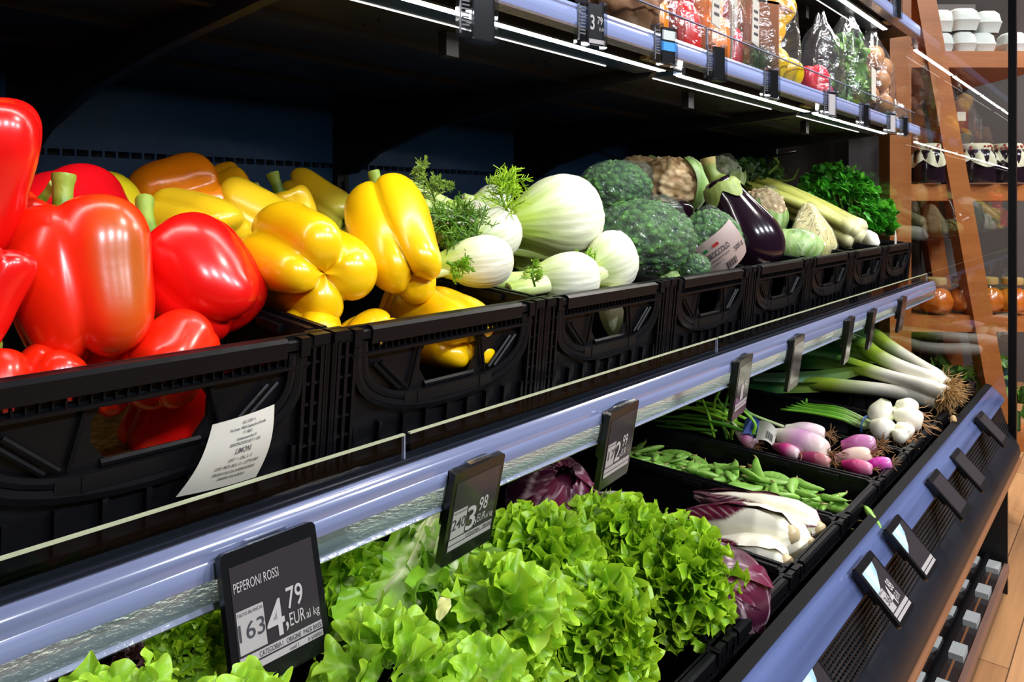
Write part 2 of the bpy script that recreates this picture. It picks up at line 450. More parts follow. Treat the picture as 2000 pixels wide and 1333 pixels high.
# upper shelf --------------------------------------------------------
upp, P = shelf(1.793, 1.815, 'upper shelf of the case with bagged vegetables behind its blue price rail', .705, 0, 1.94)
for bx in BENDS:
    mb2 = MB(); mb2.prism([(.80, 1.80), (1.94, 1.81), (1.94, 1.60), (1.86, 1.605), (1.75, 1.66), (1.5, 1.72), (1.2, 1.755), (.82, 1.782)], bx - .009, bx + .009); P(mb2, 'bracket', BLACKM)
mb = MB()
mb.prism([(.712, 1.834), (.703, 1.832), (.7005, 1.826), (.7025, 1.823), (.700, 1.817), (.700, 1.803), (.703, 1.798), (.735, 1.80), (.735, 1.833)], XA, XB)
P(mb, 'price_rail', RAILUP, smooth=True, sharp=35)
mb = MB(); mb.prism([(.703, 1.798), (.699, 1.7955), (.702, 1.7925), (.735, 1.7945), (.735, 1.80)], XA, XB); P(mb, 'rail_lip', RAILPALE, smooth=True, sharp=35)
joints = [XA, .62, at(1378, 75, .722)[0].x, at(1620, 170, .722)[0].x, XB]
for k in range(4):
    mb = MB(); mb.box(joints[k] + .004, joints[k + 1] - .004, .720, .724, 1.834, 1.8885); mb.box(joints[k] + .004, joints[k + 1] - .004, .7195, .7245, 1.8885, 1.8905, 1)
    mb.box(joints[k] + .004, joints[k] + .007, .7195, .7245, 1.834, 1.8885, 2)
    P(mb, 'shelf_guard', [ACRYL, RAILPALE, RAILPALE])
def lamps(P, yl, z):
    for k in range(4):
        x0, x1 = BENDS[k] + .045, BENDS[k + 1] - .03
        mb = MB(); mb.box(x0 - .01, x1, yl + .017, yl + .07, z - .001, z + .008); P(mb, 'light_housing', FIXT)
        mb = MB(); mb.box(x0, x1, yl, yl + .016, z - .003, z + .003); P(mb, 'light_strip', LED)
        mb = MB(); mb.box(x0 - .05, x1 - .12, yl + .0705, yl + .0735, z - .002, z + .002); P(mb, 'light_reflection', LEDREFL)  # glowing strip drawn for the light strip's reflection along the housing
        mb = MB(); mb.box(x0 - .01, x1 + .01, yl - .012, yl - .003, z - .0035, z + .012); P(mb, 'added_baffle', BLACKM)  # baffle added to keep the strip's light off the rail lip
        mb = MB(); mb.box(x1 - .13, x1 - .06, yl - .03, yl - .014, z - .001, z + .006); P(mb, 'metal_tab', BRASSY)
        mb = MB(); mb.box(x0 + .3, x0 + .33, yl + .14, yl + .16, z - .03, z + .012); P(mb, 'metal_hook', BLACKM)
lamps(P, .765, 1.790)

# top shelf ----------------------------------------------------------
top, P = shelf(2.2, 2.225, 'top shelf of the case, only its right end in view at the upper edge', .705, 0, 1.94)
for bx in BENDS:
    mb2 = MB(); mb2.prism([(.80, 2.21), (1.94, 2.22), (1.94, 2.0), (1.75, 2.06), (1.2, 2.16), (.82, 2.19)], bx - .009, bx + .009); P(mb2, 'bracket', BLACKM)
mb = MB(); mb.prism([(.712, 2.249), (.703, 2.247), (.700, 2.238), (.700, 2.212), (.703, 2.207), (.735, 2.209), (.735, 2.248)], XA, XB); P(mb, 'price_rail', RAILUP, smooth=True, sharp=35)
mb = MB(); mb.prism([(.703, 2.207), (.699, 2.204), (.702, 2.201), (.735, 2.203), (.735, 2.209)], XA, XB); P(mb, 'rail_lip', RAILPALE, smooth=True, sharp=35)
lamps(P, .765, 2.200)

# ------------------------------------------------------------------ light of the shop
def area(name, loc, size, power, rot, color=(1, .95, .88)):
    d = bpy.data.lights.new(name, 'AREA'); d.shape = 'RECTANGLE'; d.size, d.size_y = size; d.energy = power; d.color = color
    o = bpy.data.objects.new(name, d); COL.objects.link(o); o.location = loc; o.rotation_euler = rot
    return o
for lx in (-.6, .9, 2.4, 3.9):
    area('unseen_ceiling_lamp', (lx, -3.0, 3.9), (.35, .35), 88, (math.radians(55), 0, 0), (.86, .92, 1))  # unseen row added across the aisle to brighten the back of the shelves
area('unseen_ceiling_lamp', (2.6, -1.0, 4.1), (.6, .3), 60, (math.radians(20), 0, 0))
area('unseen_ceiling_lamp', (5.2, .2, 4.1), (.8, .8), 150, (0, 0, 0))
area('unseen_ceiling_lamp', (4.6, 0.1, 3.6), (.5, .5), 40, (0, math.radians(20), 0), (1, .9, .78))
w = bpy.data.worlds.new('shop_air'); SCENE.world = w; w.use_nodes = True
w.node_tree.nodes['Background'].inputs['Color'].default_value = (.75, .8, 1, 1)
w.node_tree.nodes['Background'].inputs['Strength'].default_value = .03
# ------------------------------------------------------------------ plastic crates
def cells(mb, xb, zb, holes, y0, y1):
    """A panel in the XZ plane cut by xb/zb, without the cells listed in holes."""
    for j in range(len(zb) - 1):
        i = 0
        while i < len(xb) - 1:
            if (i, j) in holes: i += 1; continue
            k = i
            while k + 1 < len(xb) - 1 and (k + 1, j) not in holes: k += 1
            mb.box(xb[i], xb[k + 1], y0, y1, zb[j], zb[j + 1]); i = k + 1

def crate_parts(w, d, h):
    """Meshes of an open crate: x centred, y 0..d (front at 0), z 0..h."""
    s = w / .4; hw = w / 2
    R = {}
    fp = MB()
    hx0, hx1, hz0, hz1 = -.052 * s, .06 * s, h - .092, h - .036
    xb = sorted([-hw, -.122 * s, -.112 * s, -.075 * s, -.067 * s, hx0, hx1, .075 * s, .085 * s, .112 * s, .122 * s, hw])
    zb = [0, hz0, hz1, h - .029, h - .024, h]
    ix = lambda v: xb.index(v)
    holes = {(ix(hx0), 1)} | {(ix(-.122 * s), 3), (ix(-.075 * s), 3), (ix(.075 * s), 3), (ix(.112 * s), 3)}
    fp_holes = holes
    cells(fp, xb, zb, fp_holes, .010, .016)
    c = .014
    for (cx, sx) in ((hx0, 1), (hx1, -1)):
        for (cz, sz) in ((hz0, 1), (hz1, -1)):
            k = c if sz < 0 else c * 1.5
            tri = [(cx, cz), (cx + sx * k * .7, cz), (cx, cz + sz * k)]
            fp.prism(tri if sx * sz < 0 else tri[::-1], .010, .016, axes=(0, 2, 1))
    for cz in (hz0, hz1):                              # rolled lips of the hand hole
        fp.tube([(hx0 + .008, .009, cz), (hx1 - .008, .009, cz)], .004, 6)
    fp.box(-hw * .86, hw * .86, .0, .012, h - .036, h - .0325)   # flange under the grip band
    k = -hw * .8
    while k < hw * .8:                                 # fine vertical ribs of the grip band
        fp.box(k, k + .0015, .004, .011, h - .034, h - .022); k += .0105 * s
    for k in range(9):                                 # ribs at the foot of the panel
        x = (-.8 + .2 * k) * hw; fp.box(x - .0025, x + .0025, .002, .011, .0, .048)
    fp.box(-hw, hw, .003, .011, .0, .006)
    R['front_panel'] = fp
    rim = MB()
    rim.prism([(-.002, h - .004), (.002, h), (.012, h), (.014, h - .02), (-.001, h - .022)], -hw * .72, hw * .72)   # raised grip bar
    rim.prism([(.001, h - .006), (.004, h - .004), (.018, h - .004), (.018, h - .014), (.001, h - .015)], -hw, hw)
    for sx in (-1, 1):
        xs = [sx * hw * .80, sx * hw * .86]
        rim.box(min(xs), max(xs), -.003, .02, h - .022, h - .001)
        rim.box(min(sx * (hw - .022), sx * hw), max(sx * (hw - .022), sx * hw), -.001, .022, h - .012, h)
        rim.box(min(sx * (hw - .012), sx * hw), max(sx * (hw - .012), sx * hw), 0, d, h - .012, h - .002)
        rim.box(min(sx * (hw - .010), sx * (hw - .002)), max(sx * (hw - .010), sx * (hw - .002)), .03, d * .9, h - .004, h)
        for yy in (.13, .30, .46):                      # raised catches on the side rims
            rim.box(min(sx * (hw - .02), sx * (hw - .008)), max(sx * (hw - .02), sx * (hw - .008)), d * yy, d * yy + .05, h - .014, h - .004)
    rim.box(-hw, hw, d - .014, d, h - .012, h - .001)
    R['rim'] = rim
    band = MB()                                        # the curved carrying bands round the hand hole
    for off, r in ((0, .0042), (.012, .0032)):
        P = []
        for k in range(25):
            t = k / 24 * PI
            x = -math.cos(t) * (hw * .82 - off * .9); sp = math.sin(t) ** .55
            P.append((x, .003, h - .018 - (.100 - off) * sp))
        band.tube(P, [(r * .8, r * 1.7)] * 25, 6, flat=(0, 1, 0))
    band.box(-hw * .42, hw * .42, .0, .011, h - .112, h - .096)
    for sx in (-1, 1):
        for q in (0, .012):
            band.tube([(sx * (hw * .40 + q), .004, h - .088), (sx * (hw * .62 + q), .004, h - .048)], .0028, 6)
        band.tube([(sx * hw * .36, .005, h - .09), (sx * hw * .30, .005, h - .04)], .0025, 6)
        band.box(sx * hw * .30 - .002, sx * hw * .30 + .002, -.001, .01, h - .112, h - .096)
    R['carrying_band'] = band
    for sx in (-1, 1):                                 # corner columns with their ribs
        co = MB()
        xs = sorted([sx * hw, sx * hw * .84])
        for q in (.84, .90, .955, .995):
            co.box(sx * hw * q - .0022, sx * hw * q + .0022, .0, .012, 0, h - .014)
        z = .018
        while z < h - .03:
            co.box(xs[0], xs[1], .002, .012, z, z + .003); z += .024
        for yy in (.0, .02, .05, .08):
            co.box(min(sx * hw, sx * (hw - .005)), max(sx * hw, sx * (hw - .005)), yy, yy + .004, 0, h - .01)
        R['corner_column' + ('' if sx < 0 else '_')] = co
        sd = MB()
        xx = sorted([sx * (hw - .003), sx * (hw - .008)])
        cells_y = [.016, d * .36, d * .36 + .12 * s, d - .008]
        for i in range(3):
            for j, (z0, z1) in enumerate(((0, h - .092), (h - .092, h - .036), (h - .036, h - .010))):
                if i == 1 and j == 1: continue
                sd.box(xx[0], xx[1], cells_y[i], cells_y[i + 1], z0, z1)
        y = .05
        while y < d:
            sd.box(min(sx * (hw - .003), sx * hw), max(sx * (hw - .003), sx * hw), y, y + .003, 0, h - .012); y += .05
        R['side_panel' + ('' if sx < 0 else '_')] = sd
    bp = MB(); bp.box(-hw + .004, hw - .004, d - .009, d - .003, 0, h - .008); R['back_panel'] = bp
    bt = MB(); bt.box(-hw + .004, hw - .004, .012, d - .006, 0, .006); R['bottom'] = bt
    return R

def make_crate(w, d, h, M, label):
    t = thing('produce_crate', label, 'crate', (0, 0, 0), group='black plastic produce crates')
    t.matrix_world = M
    for k, m in crate_parts(w, d, h).items(): m.obj(k.rstrip('_'), BLACK, t)
    return t

TILT = math.atan(.094)
MW, MD, MH = .394, .59, .172
def mid_M(k):     # k-th crate of the middle shelf, k = 0 ends at X .508
    return Matrix.Translation((.308 + .4 * k, .71, 1.355)) @ Matrix.Rotation(TILT, 4, 'X') @ Matrix.Translation((0, 0, -MH))
def rim_z(y): return 1.355 + .094 * (y - .71)
mid_labels = ['black plastic crate holding red peppers, with a paper slip on its front', 'black plastic crate full of yellow peppers',
              'black plastic crate piled with white fennel bulbs', 'black plastic crate under film-wrapped broccoli heads',
              'black plastic crate with a dark aubergine standing at its front', 'black plastic crate with wrapped cauliflower and a pale wrapped root',
              'black plastic crate with pale celery lying in it', 'black plastic crate under the curly parsley, end of the row']
c0 = make_crate(MW, MD, MH, mid_M(0), mid_labels[0])
for k in range(1, 8): copy_thing(c0, mid_M(k), mid_labels[k])

LD, LH = .72, .15
low_edges = [.19, .49, .79, 1.09, 1.39, 1.69, 1.98, 2.28, 2.62, 2.99, 3.36]
low_labels = ['black crate on the lower deck under the smooth leafy lettuce', 'black crate on the lower deck under the upturned lettuce',
              'black crate under the big frilly lettuces', 'black crate with dark red radicchio heads on the lower deck',
              'black crate of long white and burgundy chicory', 'black crate of green pea pods on the lower deck',
              'black crate of purple spring onions', 'black crate with the bunch of white onions',
              'black crate under the leek shafts', 'last black crate of the lower deck, under the leek leaves']
lc = {}
LOWTILT = math.radians(1.0)
for k in range(10):
    w_ = low_edges[k + 1] - low_edges[k] - .006
    M_ = Matrix.Translation(((low_edges[k] + low_edges[k + 1]) / 2, .495, .818)) @ Matrix.Rotation(LOWTILT, 4, 'X') @ Matrix.Translation((0, 0, -LH))
    key = round(w_, 2)
    if key in lc: copy_thing(lc[key], M_, low_labels[k])
    else: lc[key] = make_crate(w_, LD, LH, M_, low_labels[k])

# woven pad on the floor of the red pepper crate
PADM = mat('fibre_pad', (.30, .22, .05), .9, color2=(.12, .09, .02), vscale=160, bump=.8, bscale=160)
mb = MB(); mb.box(-.18, .18, .02, .56, 0, .028)
pad = mb.obj('crate_liner', PADM); pad.matrix_world = mid_M(0) @ Matrix.Translation((0, 0, .0065))
tag(pad, 'yellowish fibre pad lying in the bottom of the red pepper crate', 'pad')

# paper slip on the front of the red pepper crate
PAPER = mat('paper', (.46, .43, .37), .7, var=.06, vscale=20)
INK = mat('dark_ink', (.03, .03, .04), .6)
def slip():
    t = thing('paper_slip', 'curled white paper slip reading LIMONI on the red pepper crate', 'label')
    p0, _ = at(415, 830, .70); p1, _ = at(536, 790, .69); p2, _ = at(500, 932, .688); p3, _ = at(343, 972, .700)
    ctr = (p0 + p1 + p2 + p3) / 4
    t.matrix_world = Matrix.Translation(ctr)
    def bil(u, v):
        p = p0 * (1 - u) * (1 - v) + p1 * u * (1 - v) + p2 * u * v + p3 * (1 - u) * v
        return p + Vector((0, -.010 * math.sin(PI * v) - .004 * math.sin(PI * u), 0))
    G = np.array([[list(bil(i / 12, j / 12)) for i in range(13)] for j in range(13)])
    mb = MB(); mb.grid(G); mb.obj('sheet', PAPER, t, world=True, smooth=True)
    tx = MB()
    lines = [('SOC. COOP. r.l.', .10, .05), ('Via Contea - 98020 Casalvecchio di Roccella', .17, .05), ('IT - 98021', .24, .055),
             ('Confezionatore Reg. 55', .31, .05), ('IDENTIFICATIVO RUT 7 - 5/42', .38, .055), ('LIMONI', .50, .11), ('CAT. 1 - CAL. 2 - 3', .60, .065),
             ('COD. PROV. BC6 / 21 - LOTTO 4003', .69, .06), ('SPEZZATI BUCCIA SUPERFICIE EDULE', .78, .055), ('ORIGINE ITALIA SICILIA', .86, .055)]
    for s, v, size in lines: text_into(tx, s, .56, -v, size, align='CENTER', sx=.62, bold=.001)
    V = []
    for (x, y, z) in tx.v:
        p = bil(max(.02, min(.98, x)), max(0, min(1, -z))); V.append(p + Vector((0, -.0012, .0)))
    tx.v = [tuple(p) for p in V]
    tx.obj('print', INK, t, world=True)
slip()

# ------------------------------------------------------------------ electronic price tags
HOUSE = mat('tag_housing', (.006, .006, .007), .22, spec=.5)
SCREEN = mat('tag_screen', (.032, .027, .031), .12, spec=.4)
SCREENPICREFL = mat('tag_picture_and_reflection', (.10, .32, .55), .12, spec=.5, color2=(.5, .62, .62), vscale=25)
LETTER = mat('tag_letter', (.42, .39, .39), .3)
PALEBOX = mat('tag_pale_box', (.36, .33, .33), .3)
CLIPM = clear('clear_clip', (.85, .87, .9), .25, .08)
def rounded(w, z0, z1, r, n=4):
    P = []
    for cx, cz, a0 in ((w / 2 - r, z1 - r, 0), (-w / 2 + r, z1 - r, 90), (-w / 2 + r, z0 + r, 180), (w / 2 - r, z0 + r, 270)):
        for k in range(n + 1):
            a = math.radians(a0 + 90 * k / n); P.append((cx + r * math.cos(a), cz + r * math.sin(a)))
    return P
def price_tag(px, pytop, y, label, tilt, yaw=0, name='', code='', big='', cents='', unit='EUR', tail='', w=.1, h=.122, pic=False, foot=('', ''), clip=True):
    p, _ = at(px, pytop, y)
    t = thing('price_tag', label, 'price tag', p, (Matrix.Rotation(math.radians(yaw), 3, 'Z') @ Matrix.Rotation(math.radians(-tilt), 3, 'X')))
    mb = MB(); mb.prism(rounded(w, -h, 0, .006)[::-1], 0, .009, axes=(0, 2, 1)); mb.prism(rounded(w * .9, -h * .62, -.004, .006)[::-1], .009, .017, axes=(0, 2, 1))
    mb.obj('housing', HOUSE, t)
    mb = MB(); mb.box(-w * .43, w * .43, -.0006, .001, -h * .86, -h * .115); mb.obj('screen', SCREEN, t)
    if clip: mb = MB(); mb.box(-.02, .02, .003, .012, -.001, .0035); mb.obj('clip', CLIPM, t)
    s = w / .1; l = MB(); Y = -.0012
    if name: text_fit(l, name, -.041 * s, .004 * s, -.036 * s, .0085 * s, y=Y)
    if code:
        l.box(-.0415 * s, -.015 * s, -.0011, -.0009, -.0885 * s, -.052 * s, 1)
        text_fit(l, 'TASTO BILANCIA', -.041 * s, -.016 * s, -.0568 * s, .0028 * s, 2, y=Y - .0003)
        text_fit(l, code, -.041 * s + (.004 * s if len(code) < 3 else 0), -.0155 * s, -.0775 * s, .0145 * s, 2, y=Y - .0003, bold=.004)
    if big:
        text_fit(l, big, -.0135 * s, .0045 * s, -.0865 * s, .031 * s, y=Y, bold=.012)
        text_fit(l, ',', .0050 * s, .0078 * s, -.082 * s, .020 * s, y=Y, bold=.01)
        text_fit(l, cents, .0088 * s, .0262 * s, -.068 * s, .0185 * s, y=Y, bold=.008)
        if unit: text_fit(l, unit, .0095 * s, .0258 * s, -.0835 * s, .0115 * s, y=Y)
    if tail: text_fit(l, tail, .0272 * s, .0415 * s, -.0835 * s, .0075 * s, y=Y)
    if foot[0] or pic or big:
        l.box(-.0425 * s, .0425 * s, -.0011, -.0009, -.0972 * s, -.0905 * s, 1); l.box(-.0425 * s, .0425 * s, -.0011, -.0009, -.1045 * s, -.0988 * s, 1)
    if foot[0]: text_fit(l, foot[0], (-.024 if len(foot[0]) > 22 else -.01) * s, .0415 * s, -.0962 * s, .0044 * s, 2, y=Y - .0003, bold=.006)
    if foot[1]: text_fit(l, foot[1], .006 * s, .0405 * s, -.1035 * s, .0034 * s, 2, y=Y - .0003)
    if pic: l.prism([(-.0425 * s, -.014 * s), (.02 * s, -.014 * s), (.01 * s, -.03 * s), (-.02 * s, -.05 * s), (-.0425 * s, -.058 * s)][::-1], -.0011, -.0009, 3, axes=(0, 2, 1))
    if l.v: l.obj('lettering', [LETTER, PALEBOX, INK, SCREENPICREFL], t)
    return t
price_tag(526, 1050, .630, 'black price tag reading PEPERONI ROSSI 4,79 on the middle rail', 14, 0, 'PEPERONI ROSSI', '163', '4', '79', 'EUR', 'al kg', foot=('CATEGORIA I   ORIGINE  PAESI BASSI', 'conf 1        0-500001'), h=.120)
price_tag(941, 905, .630, 'black price tag reading 3,98, hanging right of the upturned lettuce', -12, 4, '', '240', '3', '98', 'EUR', 'al kg', foot=('CATEGORIA I   ORIGINE', ''), h=.124)
price_tag(1222, 794, .630, 'price tag reading 2,99 on the middle rail above the pea pods', -10, 6, '', '17', '2', '99', 'EUR', '', h=.128, w=.104)
price_tag(1459, 698, .630, 'black price tag hanging in front of the spring onion leaves', -8, 8, '', '', '1', '9', '', '', h=.128, w=.104)
price_tag(1563, 658, .630, 'black price tag left of the leek leaves, first of the four far ones', -8, 6, h=.13)
price_tag(1666, 622, .630, 'brownish reflecting price tag hanging above the leek shafts', -8, 8, h=.13)
price_tag(1710, 606, .630, 'price tag just right of the brownish one, above the leeks', -8, 8, h=.12)
price_tag(1768, 582, .630, 'last price tag at the far end of the middle rail', -8, 4, h=.12)
def low_tag(px, py, label, **k): return price_tag(px, py, .422, label, 44, 0, w=.105, h=.118, clip=False, **k)
low_tag(1562, 1296, 'price tag at the bottom edge, nearest on the lower rail', pic=True)
low_tag(1685, 1092, 'lower rail price tag reading 4,88 below a blue picture', pic=True, code='36', big='4', cents='88', unit='EUR')
low_tag(1742, 1018, 'lower rail price tag with a large pale blue reflection', pic=True)  # its blue reflection is painted on the screen as a flat patch
low_tag(1821, 925, 'dark tilted lower rail tag, third beyond the 4,88 one')
low_tag(1864, 882, 'dark lower rail tag with a pale curl of reflection')
low_tag(1912, 808, 'farthest dark tag on the lower rail, near the leek roots')

# small tags in clear holders on the upper rail
def small_tag(px, py, y, label, price='', band=False, orange=False):
    p, _ = at(px, py, y)
    w, h = .036, .068
    t = thing('shelf_label', label, 'price tag', p, Matrix.Rotation(math.radians(-14), 3, 'Z'))
    mb = MB(); mb.prism(rounded(w, -h, 0, .003)[::-1], 0, .004, axes=(0, 2, 1)); mb.obj('display', HOUSE, t)
    if price or orange or band:
        l = MB()
        if price:
            text_into(l, price[0], -.014, -.043, .034, y=-.0008, sx=.7, bold=.0006); text_into(l, price[2:], .002, -.033, .018, y=-.0008, sx=.7, bold=.0003)
            text_into(l, 'EUR', .006, -.044, .008, y=-.0008, sx=.8); l.box(-.016, .018, -.0008, -.0004, -.066, -.059)
        if band: l.box(-.021, .021, -.0012, -.0004, -.045, -.028, 1); l.box(-.018, .018, -.0008, -.0004, -.024, -.006, 3)
        if orange: l.box(-.018, .018, -.0008, -.0004, -.066, -.006, 2)
        l.obj('lettering', [LETTER, mat('blue_band', (.05, .30, .75), .3), mat('orange_screen', (.55, .22, .08), .2), mat('pale_screen', (.6, .65, .62), .2)], t)
    mb = MB()
    for sx in (-1, 1):
        mb.box(sx * (w / 2 + .002) - .002, sx * (w / 2 + .002) + .002, -.004, .012, -h - .004, .004)
        mb.tube([(sx * w / 2, -.003, .002), (sx * w / 2, .004, .006), (sx * w / 2, .012, .004)], .003, 6)
    mb.box(-w / 2 - .02, -w / 2 - .003, .004, .012, -h, .002); mb.box(-w / 2, w / 2, -.004, .012, -h - .005, -h - .001)
    mb.obj('holder', CLIPM, t)
    mb = MB()                                           # thin wires and dark comb of the holder's side
    for k in range(9): mb.box(-w / 2 - .018, -w / 2 - .006, -.0015, .0, -h * (.15 + .08 * k), -h * (.15 + .08 * k) + .002)
    mb.box(-w / 2 - .0215, -w / 2 - .0195, -.002, .0, -h * .95, -.004)
    mb.obj('holder_comb', mat('grey_comb', (.12, .125, .14), .3), t)
    return t
small_tag(945, -20, .69, 'small dark tag cut by the upper edge, left of the 3,79 one')
small_tag(1164, 8, .69, 'small tag reading 3,79 in a clear holder', price='3,79')
small_tag(1306, 54, .69, 'small tag crossed by a bright blue band on the upper rail', band=True)
small_tag(1405, 92, .69, 'small dark tag next to the blue-banded one, under the tray pack')
small_tag(1511, 137, .69, 'small dark tag under the bag of yellow peppers')
small_tag(1624, 180, .69, 'small tag with an orange-brown screen under the green bag', orange=True)
small_tag(1691, 205, .69, 'small dark tag below the potato bag')
small_tag(1743, 222, .69, 'second small tag from the end of the upper rail', orange=True)
small_tag(1768, 230, .69, 'last small tag at the end of the upper rail')
small_tag(1755, -2, .69, 'small tag on the top shelf rail at the upper edge')
# ------------------------------------------------------------------ bell peppers
PEPPER = mat('pepper_skin', (1, 0, 0), .25, spec=.5, vc=True, coat=.2, coat_rough=.16, sss=.08, bump=.05, bscale=45)
STEM = mat('pepper_stem', (.3, .4, .05), .45, vc=True, bump=.3, bscale=90)
RED, RED2, ORANGE, YELLOW, YELLOW2, AMBER, OLIVE = L('#e0100c'), L('#f0260a'), L('#e8820a'), L('#f7c40a'), L('#efc21e'), L('#f0ac12'), L('#b8a816')
def pepper(px, py, y, wpx, hpx, axis, color, label, seed=0, n=4, stem=None, patch=None, depth=.17, spin=None, group='bell peppers', bulge=1.0, flat=1.0):
    """Fruit of width wpx and length hpx (photo pixels) at depth y; axis is the stem direction (right, up, towards viewer)."""
    rng = np.random.RandomState(seed + 7)
    c, s = at(px, py, y)
    R, H = wpx * s / 2, hpx * s
    ax = vdir(*axis)
    rot = frame_to(ax, -FWD if abs(ax.dot(FWD)) < .9 else UP)
    t = thing('bell_pepper', label, 'pepper', c - ax * H * .5, rot, group)
    prof = spline([(0, .10), (.17, .045), (.40, .0), (.66, .025), (.86, .13), (.97, .33), (1.0, .55), (1.01, .74), (.93, .90), (.72, .985), (.45, .985), (.24, .93), (.10, .90), (0, .895)], 46)
    nv = 72
    th = np.linspace(0, 2 * PI, nv, endpoint=False)[None]
    th0 = (rng.rand() * 6.28 if spin is None else spin)
    r, z = prof[:, :1], prof[:, 1:2]
    ph = n / 2 * (th - th0) + .22 * np.sin(th + rng.rand() * 6)
    lob = np.abs(np.sin(ph)) ** .55
    dd = depth * (1 + .55 * (1 - z))                  # deeper grooves at the blossom end
    lobr = 1 + .09 * np.sin(th + rng.rand() * 6) + .07 * np.sin(2 * th + rng.rand() * 6)
    rr = r * R * (1 - dd * (1 - lob)) * lobr * (1 + (bulge - 1) * z)
    zz = z * H + H * .09 * (1 - lob * lobr) * np.exp(-(z / .22) ** 2) + H * .05 * (lob - .6) * np.exp(-((1 - z) / .2) ** 2)
    bend = (rng.rand(2) - .5) * .16 * R
    X = rr * np.cos(th) + bend[0] * (z - .5) ** 2 * 4; Yy = rr * np.sin(th) * flat + bend[1] * (z - .5) ** 2 * 4
    # slow dents
    den = .03 * R * (np.sin(5 * z + 2 * th + rng.rand() * 6) + .7 * np.sin(9 * z - th + rng.rand() * 6))
    X = X + den * np.cos(th) * np.minimum(1, r * 1.5); Yy = Yy + den * np.sin(th) * np.minimum(1, r * 1.5)
    G = np.stack([X, Yy, zz], -1)
    C = np.ones(G.shape) * np.array(color)
    # paler, slightly greener shoulders next to the stem
    k = np.clip((z - .9) / .1, 0, 1)[..., None] * np.clip(1 - r / .5, 0, 1)[..., None] * .5
    C = C * (1 - k) + np.array(L('#c9a526')) * k
    if patch:
        pc, pth, pw, pz = patch
        a = np.clip(1.1 - ((np.angle(np.exp(1j * (th - pth))) / pw) ** 2 + ((z - pz) / .55) ** 2), 0, 1)[..., None] * .8
        C = C * (1 - a) + np.array(pc) * a
    mb = MB(); mb.grid(G, 0, C, wrap=True); mb.obj('fruit', PEPPER, t, smooth=True)
    top = H * .90
    mb = MB()
    sl, sx, sy, sr = stem or (.30, .12, .05, .13)
    P = spline([(0, 0, top - .01 * H), (0, 0, top + sl * H * .35), (sx * H * .5, sy * H * .5, top + sl * H * .75), (sx * H, sy * H, top + sl * H)], 10)
    rad = [sr * R * q for q in (1.7, 1.2, 1, .95, .92, .92, .95, 1.02, 1.12, 1.12)]
    g1, g2 = L('#63861a'), L('#8aa336')
    mb.tube(P, rad, 12, col=[g1] * 5 + [g2] * 5)
    e = Vector(P[-1]); d = (Vector(P[-1]) - Vector(P[-2])).normalized(); a1 = d.orthogonal().normalized(); a2 = d.cross(a1)
    ring = [e + d * .0006 + (a1 * math.cos(q) + a2 * math.sin(q)) * rad[-1] * .8 for q in np.linspace(0, 2 * PI, 12, endpoint=False)]
    mb.add(ring, [tuple(range(12))], 0, L('#cfc593'))
    cal = MB(); m = 40; thc = np.linspace(0, 2 * PI, m, endpoint=False)
    star = 1 + .22 * np.cos(5 * thc)
    rows = []
    for q, dz in ((.02, .02), (.5, .015), (1, -.005)):
        rows.append(np.stack([q * star * R * .36 * np.cos(thc), q * star * R * .36 * np.sin(thc), top + H * (.02 + dz) + .10 * H * q * q * .6 + 0 * thc], -1))
    cal.grid(np.array(rows), 0, np.ones((3, m, 3)) * np.array(L('#6f8a1e')), wrap=True)
    st = mb.obj('stem', STEM, t, smooth=True, sharp=50); cal.obj('calyx', STEM, st, smooth=True)
    return t

GR = 'red peppers in the first crate'; GY = 'yellow and orange peppers in the second crate'
OLV = L('#8a6a12')
pepper(152, 560, .845, 268, 305, (-.30, .93, -.2), RED2, 'big upright red pepper with a greenish brown flank, at the front of the red crate', 1, 4, (.36, .0, .05, .15), (L('#9a5a12'), 1.2, .5, .5), .12, spin=.5, group=GR)
pepper(392, 548, .86, 226, 226, (-.70, .66, .0), RED, 'smooth bright red pepper beside the yellow ones, green stem curving left', 12, 3, (.5, -.18, .12, .14), None, .12, spin=2.0, group=GR, flat=1.0, bulge=1.06)
pepper(-72, 345, .87, 225, 320, (.25, .95, .1), RED, 'red pepper cut by the left edge, highest of the red pile', 13, 4, group=GR, depth=.15)
pepper(138, 452, 1.02, 250, 180, (-.75, .55, -.4), L('#cc0a14'), 'deep red pepper lying behind the two front red ones', 4, 3, group=GR, depth=.1)
pepper(-82, 585, .80, 205, 230, (.2, .9, -.3), RED, 'red pepper at the left edge, leaning on the big one with the brown flank', 5, 4, group=GR)
pepper(8, 470, .97, 150, 200, (.5, .75, -.3), RED2, 'red pepper glimpsed between the left edge and the first green stem', 6, 4, group=GR)
pepper(322, 704, .80, 172, 165, (-.05, .35, -.93), RED2, 'red pepper showing its rounded end above the rim and through the hand hole', 7, 3, group=GR, depth=.08)
pepper(212, 738, .85, 110, 140, (.2, .9, -.3), RED2, 'small piece of red pepper left of the round-ended one by the rim', 8, 4, group=GR)
pepper(88, 765, .80, 150, 150, (.3, .8, -.5), RED2, 'red pepper just above the rim below the big upright one', 9, 4, group=GR)
pepper(-18, 775, .80, 150, 150, (-.2, .8, -.5), RED2, 'red pepper low at the left edge above the rim', 10, 4, group=GR)
pepper(345, 808, .87, 214, 190, (.35, .9, -.2), RED, 'red pepper standing on the fibre pad behind the hand hole', 11, 4, group=GR, depth=.10)
pepper(208, 432, 1.16, 165, 160, (-.45, .75, -.3), OLIVE, 'olive green and yellow pepper between the red and orange ones at the back', 14, 4, group=GR, depth=.12)

